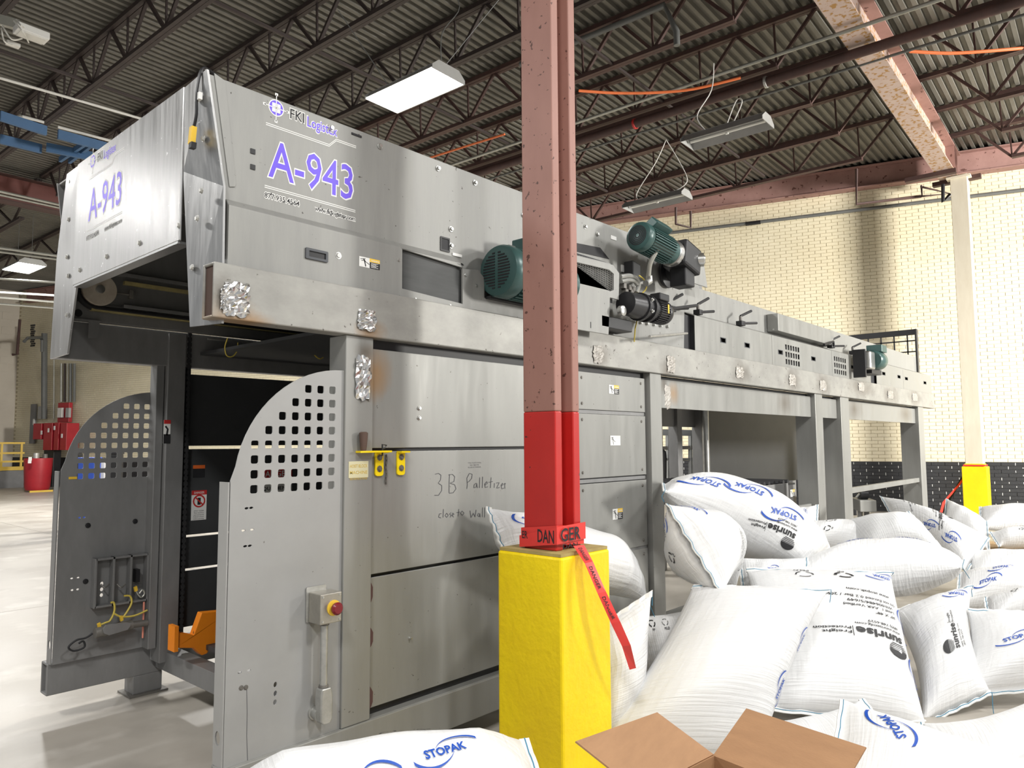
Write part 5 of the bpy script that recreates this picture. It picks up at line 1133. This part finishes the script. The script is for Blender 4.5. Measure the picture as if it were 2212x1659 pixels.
MB().tube([D(43, 690, 28.2), D(37, 765, 28.2), D(27, 766, 28.2)], .05, 8).build('wall_pipe', M['joistred'], smooth=True, label='rusty drop pipe with hook on the far left wall', cat='pipe')
vt = empty('wall_vent', tuple(D(70, 725, 29.6)), 'black stepped opening high on the far left wall', 'vent')
for k in range(11): farbox(64 + (k % 2), 701 + k * 4.4, 78 - (k % 3) * 1.5, 704.6 + k * 4.4, .02, .04, 'slat', M['black'], vt)
# machines beyond, seen through the frame
ss = empty('steel_stand', tuple(D(1478, 1040, 12.5).to_2d()) + (0,), 'shiny steel stand seen through the frame left of the dark sheet', 'stand')
for (u0, v0, u1, v1) in ((1442, 936, 1442, 1060), (1449, 936, 1449, 1060), (1500, 932, 1500, 1060), (1491, 936, 1491, 1060), (1470, 940, 1470, 1060)): MB().bar(D(u0, v0, 12.4), D(u1, 1062, 12.4), .05, .05).build('leg', M['stainless'], ss)
MB().bar(D(1430, 934, 12.4), D(1524, 936, 12.4), .12, .10).build('top_rail', M['stainless'], ss); MB().bar(D(1430, 968, 12.4), D(1524, 966, 12.4), .06, .06).build('mid_rail', M['dirtsteel'], ss); MB().bar(D(1430, 992, 12.4), D(1524, 992, 12.4), .06, .04).build('low_rail', M['stainless'], ss)
for (u, d_) in ((1436, 1), (1458, -1), (1508, -1)): MB().tube([D(u, 1040, 12.3), D(u, 985, 12.3), D(u - 4 * d_, 974, 12.3), D(u - 14 * d_, 970, 12.3)], .03, 8, 4).build('hose', M['rubber'], ss, smooth=True)
db = empty('work_bench', (12.6, 4.2, 0), 'black machine bench standing behind the right frame posts', 'bench')
MB().obox(D(1796, 1088, 12.2), RX * .28, FW * .3, EZ * .14).build('bench_box', M['black'], db, bevel=.01)
MB().obox(D(1796, 1068, 12.1), RX * .22, FW * .2, EZ * .02).build('white_tray', M['white'], db); MB().tube([D(1776, 1055, 12.1), D(1800, 1046, 12.1)], .05, 8).build('cylinder', M['midgrey'], db)
MB().bar(D(1780, 1100, 12.2), D(1780, 1150, 12.2), .06, .06).build('leg', M['black'], db); MB().bar(D(1812, 1100, 12.2), D(1812, 1150, 12.2), .06, .06).build('leg', M['black'], db)
MB().obox(D(1804, 1120, 12.4), RX * .10, FW * .02, EZ * .25).build('white_panel', M['white'], db)
gx = empty('gear_unit', (13.2, 4.4, 0), 'small grey gear unit on a stand behind the low tie rail', 'machine part')
MB().obox(D(1866, 1090, 11.6), RX * .13, FW * .15, EZ * .09).build('housing', M['panel'], gx, bevel=.01); MB().cyl(D(1856, 1068, 11.6), D(1872, 1068, 11.6), .08).build('bearing', M['black'], gx, smooth=True)
MB().tube([D(1850, 1075, 11.6), D(1862, 1062, 11.6)], .02, 6).build('rod', M['chrome'], gx); MB().bar(D(1876, 1096, 11.6), D(1876, 1120, 11.6), .05, .05).build('leg', M['chrome'], gx)
for u in (1858, 1872): MB().bar(D(u, 1100, 11.6), D(u, 1150, 11.6), .06, .06).build('leg', M['midgrey'], gx)

# bins standing on the floor beyond the far guard, seen through its holes
for k, (u0, u1, v0, d, mt, lab) in enumerate(((176, 213, 988, 13.0, flat('blue_bin_plastic', (.03, .09, .5)), 'blue bin beyond the far perforated guard, seen through its holes'), (216, 234, 990, 13.7, M['white'], 'white bin beyond the far perforated guard, between blue and black'), (236, 262, 975, 14.4, M['black'], 'black bin beyond the far perforated guard, right of the white bin'), (158, 173, 972, 14.0, M['black'], 'narrow black bin at the left edge behind the far guard'))):
    a, b = D(u0, v0, d), D(u1, v0, d); bn = empty('storage_bin', ((a.x + b.x) / 2, (a.y + b.y) / 2, 0), lab, 'bin')
    w = (b - a).length / 2; c = (a + b) / 2
    MB().obox((c.x, c.y, a.z / 2 - .03), RX * w * .94 - EZ * RX.z * w, Vector((FW.x, FW.y, 0)) * .12, EZ * (a.z / 2 - .03)).build('body', mt, bn, bevel=.02)
    MB().obox((c.x, c.y, a.z - .03), RX * w - EZ * RX.z * w, Vector((FW.x, FW.y, 0)) * .13, EZ * .03).build('lid', mt, bn, bevel=.01)
# ================================================================== inflated dunnage bags
def bag_mat():
    mt = mk('woven_white_bag', (0.765, 0.77, 0.775), (0.71, 0.715, 0.72), 0.40, 0, scale=2.0, spec=.45)
    nt = mt.node_tree; b = nt.nodes['Principled BSDF']; lk = nt.links.new
    at = _n(nt, 'ShaderNodeAttribute', attribute_name='flat')          # printed sheet coordinates (across, along)
    mp = _n(nt, 'ShaderNodeMapping'); mp.inputs['Scale'].default_value = (4, 62, 1); lk(at.outputs['Vector'], mp.inputs[0])
    wv = _n(nt, 'ShaderNodeTexNoise'); wv.inputs['Scale'].default_value = 1.0; wv.inputs['Detail'].default_value = 3; lk(mp.outputs[0], wv.inputs['Vector'])
    mp2 = _n(nt, 'ShaderNodeMapping'); mp2.inputs['Scale'].default_value = (30, 4, 1); lk(at.outputs['Vector'], mp2.inputs[0])
    w2 = _n(nt, 'ShaderNodeTexNoise'); w2.inputs['Scale'].default_value = 1.0; w2.inputs['Detail'].default_value = 2; lk(mp2.outputs[0], w2.inputs['Vector'])
    ad = _n(nt, 'ShaderNodeMath', operation='ADD'); lk(wv.outputs[0], ad.inputs[0]); lk(w2.outputs[0], ad.inputs[1])
    bp = _n(nt, 'ShaderNodeBump'); bp.inputs['Strength'].default_value = .42; bp.inputs['Distance'].default_value = .012
    lk(ad.outputs[0], bp.inputs['Height']); lk(bp.outputs[0], b.inputs['Normal'])
    return mt
M['bag'] = bag_mat()
M['hem'] = mk('bag_hem', (0.72, 0.72, 0.71), (0.7, 0.7, 0.68), .5, scale=10)
YN_ = math.log(2) / math.log(math.pi / 2)

class Bag:
    def __init__(s, h1, h2, T, flip=1, bend=0.0, full=0.0, seed=0, pw=.55):
        s.full = full
        s.a, s.b = D(*h1[0]), D(*h1[1]); s.c, s.d = D(*h2[0]), D(*h2[1]); s.T = T; s.flip = flip; s.bend = bend; s.seed = seed; s.pw = pw
        m1, m2 = (s.a + s.b) / 2, (s.c + s.d) / 2; s.m1, s.m2 = m1, m2; s.w1, s.w2 = s.b - s.a, s.d - s.c
        s.L = (m2 - m1).length; s.l = (m2 - m1).normalized()
    def pt(s, xi, v, side=1, off=0.0):
        """xi in [-1,1] across the flat sheet, v in [-1,1] along, side +1 upper -1 lower"""
        t = (v + 1) / 2; c = s.m1.lerp(s.m2, t); w = s.w1.lerp(s.w2, t); Wd = w.length; wu = (w - s.l * w.dot(s.l) * 0.0).normalized()
        n = s.l.cross(wu); n.normalize(); n *= s.flip
        k = max(0.0, 1 - v * v)
        b = s.T / 2 * k ** s.pw
        hw = Wd / 2; b = min(b, hw * .95)
        a = max(.02, (hw ** YN_ - b ** YN_)) ** (1 / YN_) if hw ** YN_ > b ** YN_ else .05
        a = a * (1 - s.full) + hw * (1 + .22 * k) * s.full
        q = math.pi / 2 * (1 - xi)                      # angle on the cross-section
        r = random.Random(s.seed)
        rip = (.010 * math.sin(17 * xi + s.seed) * (v ** 4) + .006 * math.sin(9 * v + 5 * xi + s.seed * 2)) * (k ** .3)
        x = a * math.cos(q); z = (b + rip) * math.sin(q)
        p = c + wu * x + n * (z * side) + n * (s.bend * k)
        if off: p += (wu * (x / max(a, .01) ** 2 * .1) + n * side * (math.sin(q) + .15)).normalized() * off
        return p
    def body(s, name, label, group):
        nu, nv = 40, 34; vs = []; fs = []; fc_ = []
        for j in range(nv + 1):
            v = -1 + 2 * j / nv; v = math.sin(v * math.pi / 2) * .35 + v * .65
            for i in range(nu):
                q = 2 * math.pi * i / nu
                if i <= nu / 2: xi = 1 - 2 * (i / (nu / 2)); side = 1
                else: xi = -1 + 2 * ((i - nu / 2) / (nu / 2)); side = -1
                vs.append(s.pt(xi, v, side)); fc_.append((xi * .455, v * .61, side * .3 + s.seed))
        for j in range(nv):
            for i in range(nu):
                k = (i + 1) % nu; fs.append((j * nu + i, j * nu + k, (j + 1) * nu + k, (j + 1) * nu + i))
        fs.append(tuple(range(nu))); fs.append(tuple(range(nv * nu, (nv + 1) * nu)))
        o = MB().add(vs, fs).build(name, M['bag'], None, smooth=False)
        o.data.polygons.foreach_set('use_smooth', [True] * len(o.data.polygons))
        at = o.data.attributes.new('flat', 'FLOAT_VECTOR', 'POINT')
        for i, c in enumerate(fc_): at.data[i].vector = c
        tag(o, label, 'air bag', group); s.o = o; ground(o)
        for (v0, sg) in ((-1, -1), (1, 1)):             # folded hem at each sewn end with its thread
            h = MB(); t_ = MB(); n_ = 18; hv = []; w = (s.w1 if sg < 0 else s.w2); nn = s.l.cross(w.normalized()).normalized() * s.flip
            base = s.m1 if sg < 0 else s.m2
            for i in range(n_ + 1):
                x = i / n_ - .5; wob = .006 * math.sin(i * 1.9 + s.seed)
                p = base + w * x + nn * wob
                hv += [p - s.l * sg * .015 + nn * .006, p + s.l * sg * .022 + nn * .004, p + s.l * sg * .022 - nn * .003, p - s.l * sg * .015 - nn * .005]
            f4 = []
            for i in range(n_):
                for k in range(4): f4.append((i * 4 + k, i * 4 + (k + 1) % 4, (i + 1) * 4 + (k + 1) % 4, (i + 1) * 4 + k))
            h.add(hv, f4 + [(0, 1, 2, 3), (n_ * 4, n_ * 4 + 1, n_ * 4 + 2, n_ * 4 + 3)])
            hm = h.build('hem', M['hem'], o)
            tp = [base + w * (i / n_ - .5) + s.l * sg * .006 + nn * (.006 + .006 * math.sin(i * 1.9 + s.seed)) for i in range(n_ + 1)]
            e_ = tp[-1] + s.l * sg * .03 - EZ * .05
            t_.tube(tp + [tp[-1] + (tp[-1] - tp[-2]) * .3, e_, e_ - EZ * .03 + s.l * .02], .0022, 5); t_.build('thread', M['thread'], hm)
        return o
    def printing(s, items, side=1, blue=None, black=None):
        """items: (kind, xi0, eta0, rot, scale) with metres on the flat sheet"""
        B, K = MB(), MB(); mir = -1 if s.flip * side > 0 else 1
        def put(mb, vs, fs, x0, e0, rot, sc_):
            cr, sr = math.cos(rot), math.sin(rot); out = []
            for (x, y) in vs:
                X = x0 + (x * cr - y * sr) * sc_ * mir; E_ = e0 + (x * sr + y * cr) * sc_
                out.append(s.pt(max(-.999, min(.999, X / .455)), max(-.97, min(.97, E_ / .61)), side, .005))
            mb.add(out, fs)
        def ribbon(pts, w):
            m_ = MB(); stroke(m_, pts, w if not isinstance(w, tuple) else 1, lambda x, y: Vector((x, y, 0))); return [(p.x, p.y) for p in m_.v], m_.f
        def txt(mb, t, size, x, y, x0, e0, rot, sc_, width=None):
            vs, fs = text2d(t, 1.0, 0.03 if t in ('STOPAK', 'sunrise') else 0.02, 2); w = max(p[0] for p in vs) - min(p[0] for p in vs); kx = size if width is None else width / w
            put(mb, [(vx * kx + x, vy * size + y) for vx, vy in vs], fs, x0, e0, rot, sc_)
        for (kind, x0, e0, rot, sc_) in items:
            if kind == 'stopak':
                txt(B, 'STOPAK', .058, 0, 0, x0, e0, rot, sc_, .17)
                for sg in (1, -1):                      # tapering swooshes
                    n_ = 14; up_ = []; dn_ = []
                    for i in range(n_ + 1):
                        t = i / n_; q = math.radians(150 - 115 * t); R_ = .10; x = .055 + R_ * math.cos(q); y = -.028 + R_ * .95 * math.sin(q); wd = .002 + .016 * t
                        up_.append((sg * x, sg * (y + wd * .5))); dn_.append((sg * x, sg * (y - wd * .5)))
                    put(B, up_ + dn_, [(i, i + 1, n_ + 2 + i, n_ + 1 + i) for i in range(n_)], x0, e0, rot, sc_)
            elif kind == 'sunrise':
                txt(K, 'sunrise', .085, 0, 0, x0, e0, rot, sc_, .25)
                txt(K, 'Freight', .03, .20, .016, x0, e0, rot, sc_, .115); txt(K, 'Protection', .03, .215, -.018, x0, e0, rot, sc_, .145)
                put(K, *ribbon([(.136, -.035), (.136, .045)], .003), x0, e0, rot, sc_)
                txt(K, 'www.sunrisemfg.com', .026, .0, -.062, x0, e0, rot, sc_, .245); txt(K, '(800) 748-6529', .026, -.02, -.095, x0, e0, rot, sc_, .17)
                # striped ball
                n_ = 18; put(K, [(-.085 + .062 * math.cos(math.pi * i / n_), .075 + .062 * math.sin(math.pi * i / n_)) for i in range(n_ + 1)], [tuple(range(n_ + 1))], x0, e0, rot, sc_)
                for k in range(4):
                    y = .068 - k * .013; w_ = math.sqrt(max(0, .062 ** 2 - (y - .075) ** 2)); put(K, *ribbon([(-.085 - w_, y), (-.085 + w_, y)], .006), x0, e0, rot, sc_)
            elif kind == 'specs':
                for t, sz, wd, y in (('36" X 48"', .034, .13, .14), ('Level 1  AAR Verified', .034, .27, .09), ('W/I:006484/5/649', .034, .25, .045), ('Do not Exceed 0.2 Bar / 20kPa / 2.9 PSI', .034, .50, .0), ('www.stopak.com', .034, .24, -.07)):
                    txt(K, t, sz, -.02 if wd > .3 else -.14 + wd / 2 - .1, y, x0, e0, rot, sc_, wd)
            elif kind == 'recycle':
                for dx, wt, lb in ((-.07, .012, 'PP'), (.09, .006, 'PELD')):
                    for k in range(3):
                        q0 = math.radians(90 + 120 * k)
                        pts = [(dx + .036 * math.cos(q0 + math.radians(t)), .036 * math.sin(q0 + math.radians(t))) for t in (-42, -25, 0, 25, 42)]
                        put(K, *ribbon(pts, wt), x0, e0, rot, sc_)
                    txt(K, lb, .03, dx + .005, -.062, x0, e0, rot, sc_)
        if B.v: B.build('blue_print', M['logo'], s.o, fix=False, kind='stuff')
        if K.v: K.build('black_print', M['ink'], s.o, fix=False, kind='stuff')
PI = math.pi
FRONT = [('sunrise', -.06, .12, 0, 1), ('specs', -.02, -.18, 0, 1), ('recycle', .0, -.38, 0, 1), ('stopak', .34, .28, PI / 2, 1), ('stopak', .34, -.05, PI / 2, 1), ('stopak', -.36, .3, -PI / 2, 1), ('stopak', -.36, -.1, -PI / 2, 1)]
BACK = [('stopak', -.2, .30, 0, 1), ('stopak', .2, .30, 0, 1), ('stopak', 0, .0, 0, 1), ('stopak', .28, -.3, 0, 1), ('stopak', -.28, -.3, 0, 1)]
G = 'inflated white air bags in the pile'
def bag(h1, h2, T, label, items=BACK, flip=1, seed=0, bend=0.0, side=1, pw=.55, full=0.35, items2=None):
    b = Bag(h1, h2, T, flip, bend, full, seed, pw); b.body('air_bag', label, G)
    if items: b.printing(items, side)
    if items2: b.printing(items2, -side)
    return b
# hem1 (left corner, right corner), hem2 (left corner, right corner): pixel u, v and depth in metres
bag([(455, 1700, 2.55), (540, 2060, 2.0)], [(1130, 1600, 2.66), (1230, 1890, 2.15)], .72, 'large white air bag lying lowest in front of the grey guard, blue logo on top', [('stopak', .04, .24, PI / 2 + .12, .95), ('stopak', .13, -.06, PI / 2 + .1, .95), ('recycle', -.20, .12, PI / 2, .8)], -1, 1, .03, full=.5)
bag([(1055, 1097, 4.0), (1100, 1215, 3.85)], [(1340, 1170, 4.6), (1400, 1300, 4.4)], .44, 'white air bag behind the red column with its corner sticking out left above the guard', [('stopak', -.05, -.45, .3, 1.1), ('stopak', .25, -.3, PI, 1)], -1, 2, full=.7)
bag([(1270, 1375, 3.9), (1408, 1283, 4.1)], [(1230, 1640, 3.7), (1400, 1560, 3.9)], .36, 'white air bag wedged right of the yellow guard with a stitched hem showing', [('sunrise', .05, -.42, PI, .7)], -1, 3)
bag([(1360, 1330, 4.55), (1400, 1560, 4.4)], [(1560, 1290, 4.6), (1600, 1520, 4.4)], .35, 'white air bag mostly hidden behind the large plain front bag', [('recycle', -.3, -.3, PI / 2, 1)], -1, 4)
bag([(1495, 1268, 4.30), (1788, 1278, 4.30)], [(1270, 1640, 3.65), (1640, 1640, 3.65)], .55, 'large plain white air bag leaning between the yellow guard and the cardboard box', [('stopak', .36, .2, -PI / 2, .8), ('stopak', .40, -.15, -PI / 2, .8)], 1, 5, .02, full=.5)
bag([(1612, 1232, 5.0), (1925, 1240, 5.0)], [(1652, 1528, 4.2), (2000, 1562, 4.2)], .42, 'white air bag in the middle with upside-down sunrise print and blue edge logos', [('sunrise', .17, .10, 0, 1.0), ('specs', .05, -.22, 0, .95), ('recycle', .0, -.47, 0, 1), ('stopak', .39, -.08, PI / 2, 1), ('stopak', .39, .33, PI / 2, 1), ('stopak', -.40, .3, -PI / 2, 1), ('stopak', .28, -.52, 0, .8)], 1, 6, .0)
bag([(1925, 1325, 5.0), (2100, 1268, 5.0)], [(1990, 1565, 4.25), (2140, 1495, 4.35)], .42, 'white air bag with sunrise print running sideways, right of the middle bag', [('sunrise', .08, .12, -PI / 2, 1.0), ('stopak', .20, -.45, 0, 1)], 1, 7)
bag([(2090, 1320, 4.75), (2290, 1330, 4.75)], [(2080, 1500, 4.4), (2330, 1480, 4.4)], .38, 'white air bag at the right edge with a tilted blue logo, beside the sideways print', [('stopak', -.08, .0, PI + .35, 1.2)], 1, 8)
bag([(1990, 1560, 3.75), (2060, 1800, 3.4)], [(2300, 1470, 3.9), (2360, 1700, 3.5)], .42, 'plain white air bag at the lower right corner of the photo', [], -1, 9)
bag([(1640, 1560, 3.9), (1700, 1760, 3.5)], [(1860, 1510, 4.0), (1990, 1700, 3.6)], .34, 'white air bag half hidden behind the right flap of the cardboard box', [], -1, 10)
bag([(1825, 1512, 3.55), (1790, 1760, 3.1)], [(2330, 1680, 3.35), (2260, 1900, 3.0)], .42, 'crinkled white air bag in front at the right with its blue stitched corner up', [('stopak', -.15, -.40, PI + .5, 1.2)], -1, 11, .02)
bag([(1440, 1088, 4.4), (1560, 1285, 4.2)], [(1472, 1105, 4.95), (1590, 1275, 4.75)], .50, 'upright white air bag with sideways black print, leftmost beside the machine post', [('specs', .05, -.12, PI, .8), ('recycle', .25, .18, PI, 1), ('stopak', -.3, -.45, 0, 1)], -1, 12, .03, full=.4, items2=[('specs', .05, -.22, 0, .8), ('recycle', -.1, -.42, 0, 1), ('stopak', -.3, -.5, 0, .9)])
bag([(1434, 1046, 5.5), (1437, 1062, 4.95)], [(1795, 1185, 6.1), (1745, 1232, 5.4)], .58, 'big shiny white air bag on top of the pile under the dark sheet', [('stopak', .16, -.12, -PI / 2, 1.2), ('stopak', .20, .18, -PI / 2 + .4, 1.2), ('stopak', .20, -.40, -PI / 2 - .3, 1.2), ('sunrise', .33, .25, -PI / 2 + .3, .9)], -1, 13, .04, full=.6)
bag([(1690, 1125, 6.9), (1680, 1200, 6.6)], [(1893, 1128, 7.1), (1860, 1192, 6.7)], .36, 'small white air bag with its hem turned to the right behind the top bag', [('recycle', .0, -.05, PI, 1.2)], -1, 14)
bag([(1700, 1102, 7.2), (1700, 1140, 7.0)], [(1764, 1091, 7.2), (1762, 1140, 7.0)], .18, 'tip of a white air bag standing against the machine leg', [('stopak', .0, .1, PI, 1)], -1, 15)
bag([(1820, 1125, 7.0), (1880, 1205, 6.5)], [(1960, 1105, 6.9), (2050, 1205, 6.4)], .46, 'grey shaded air bag in the middle of the pile behind the front row', [], -1, 16)
bag([(1903, 1072, 7.9), (1935, 1130, 7.5)], [(2135, 1160, 7.1), (2085, 1235, 6.7)], .45, 'white air bag lying tilted with black print and two blue logos, upper right', [('sunrise', -.08, .12, 0.1, 1.1), ('specs', -.05, -.3, .1, .9), ('stopak', .24, -.02, -PI / 2 + .3, 1.1), ('stopak', .2, .3, -PI / 2 + .4, 1.1)], -1, 17)
bag([(2047, 1078, 8.2), (2040, 1160, 7.8)], [(2130, 1125, 7.8), (2135, 1190, 7.4)], .36, 'small white air bag under the yellow guard of the cream column', [], -1, 18)
bag([(2118, 1095, 8.8), (2120, 1140, 8.4)], [(2300, 1095, 8.8), (2300, 1150, 8.4)], .34, 'tan shaded air bag at the right edge below the far yellow guard', [], -1, 19)
bag([(2140, 1150, 7.6), (2160, 1180, 7.4)], [(2290, 1120, 7.6), (2290, 1190, 7.4)], .34, 'white air bag resting on the wooden pallet at the right edge', [('recycle', -.1, -.2, PI, 1)], -1, 20)
bag([(1715, 1240, 5.45), (1712, 1256, 5.05)], [(2082, 1212, 5.75), (2078, 1226, 5.2)], .43, 'white air bag lying across the pile with two blue logos along its top', [('stopak', -.06, -.12, -PI / 2, 1.15), ('stopak', -.06, .24, -PI / 2, 1.15)], -1, 21, .02, full=.5)
bag([(1600, 1205, 5.2), (1610, 1290, 5.0)], [(1740, 1205, 5.2), (1740, 1290, 5.0)], .16, 'strip of a white air bag squeezed under the big top bag', [('stopak', -.05, -.1, -PI / 2, 1.0)], -1, 22)
bag([(2075, 1235, 5.9), (2070, 1310, 5.5)], [(2260, 1235, 5.9), (2280, 1320, 5.5)], .40, 'grey shaded air bag with blue logo at the right edge of the pile', [('stopak', -.05, -.15, PI / 2, 1.2), ('stopak', .15, -.3, PI / 2, 1.2)], -1, 24)
bag([(2130, 1290, 5.2), (2140, 1350, 4.95)], [(2330, 1235, 5.3), (2330, 1340, 5.0)], .30, 'crumpled grey air bag with black print low at the right edge', [('recycle', -.1, -.25, PI / 2, 1), ('specs', .05, .1, PI / 2, .9)], -1, 25)
bag([(2090, 1190, 7.0), (2100, 1250, 6.6)], [(2290, 1200, 7.0), (2290, 1260, 6.6)], .30, 'white air bag just below the wooden pallet at the right edge', [], -1, 26)
bag([(1070, 1680, 2.75), (1090, 1900, 2.4)], [(1420, 1640, 2.9), (1440, 1900, 2.5)], .30, 'white air bag peeping out under the left flap of the cardboard box', [], -1, 27)
# ---- hidden bags carrying the pile, and a pallet
# ================================================================== cardboard box and pallet
cb = empty('cardboard_box', tuple(D(1540, 2100, 2.3).to_2d()) + (0.0,), 'open brown cardboard box with two flaps spread at the bottom of the photo', 'box')
A0 = D(1540, 1632, 2.35)                     # the rear corner where the flaps meet
A1, A2 = D(1242, 1604, 2.05), D(1418, 1541, 2.42)
B1, B2 = D(1612, 1530, 2.45), D(1871, 1614, 2.15)
lc_, rc_ = A1 + A0 - A2, B2 + A0 - B1
def sheet(pts, t, name):
    n_ = (pts[1] - pts[0]).cross(pts[2] - pts[0]).normalized()
    return MB().prism(pts, n_ * t).build(name, M['cardboard'], cb)
sheet([A0, A2, A1, lc_], .005, 'left_flap'); sheet([A0, B1, B2, rc_], .005, 'right_flap')
dz = EZ * -.42
sheet([A0, lc_, lc_ + dz, A0 + dz], .005, 'left_wall'); sheet([A0, rc_, rc_ + dz, A0 + dz], .005, 'right_wall')
q_ = lc_ + rc_ - A0
sheet([lc_, q_, q_ + dz, lc_ + dz], .005, 'front_wall'); sheet([rc_, q_, q_ + dz, rc_ + dz], .005, 'side_wall'); sheet([A0 + dz, lc_ + dz, q_ + dz, rc_ + dz], .005, 'box_bottom')
pw_ = empty('wooden_pallet', (10.0, 0.0, 0.0), 'weathered wooden pallet under the bags at the right edge', 'pallet')
pc = D(2190, 1200, 7.3)
for k in range(4): MB().obox(pc + Vector((.0, 0, 0)) + RX * .2 + FW * (.18 * k), RX * .55, FW * .06, EZ * .012).build('deck_board', M['woodp'], pw_)
for k in range(3): MB().obox(pc + RX * (-.28 + .48 * k) + FW * .27 - EZ * .06, RX * .03, FW * .33, EZ * .045).build('stringer', M['woodp'], pw_)
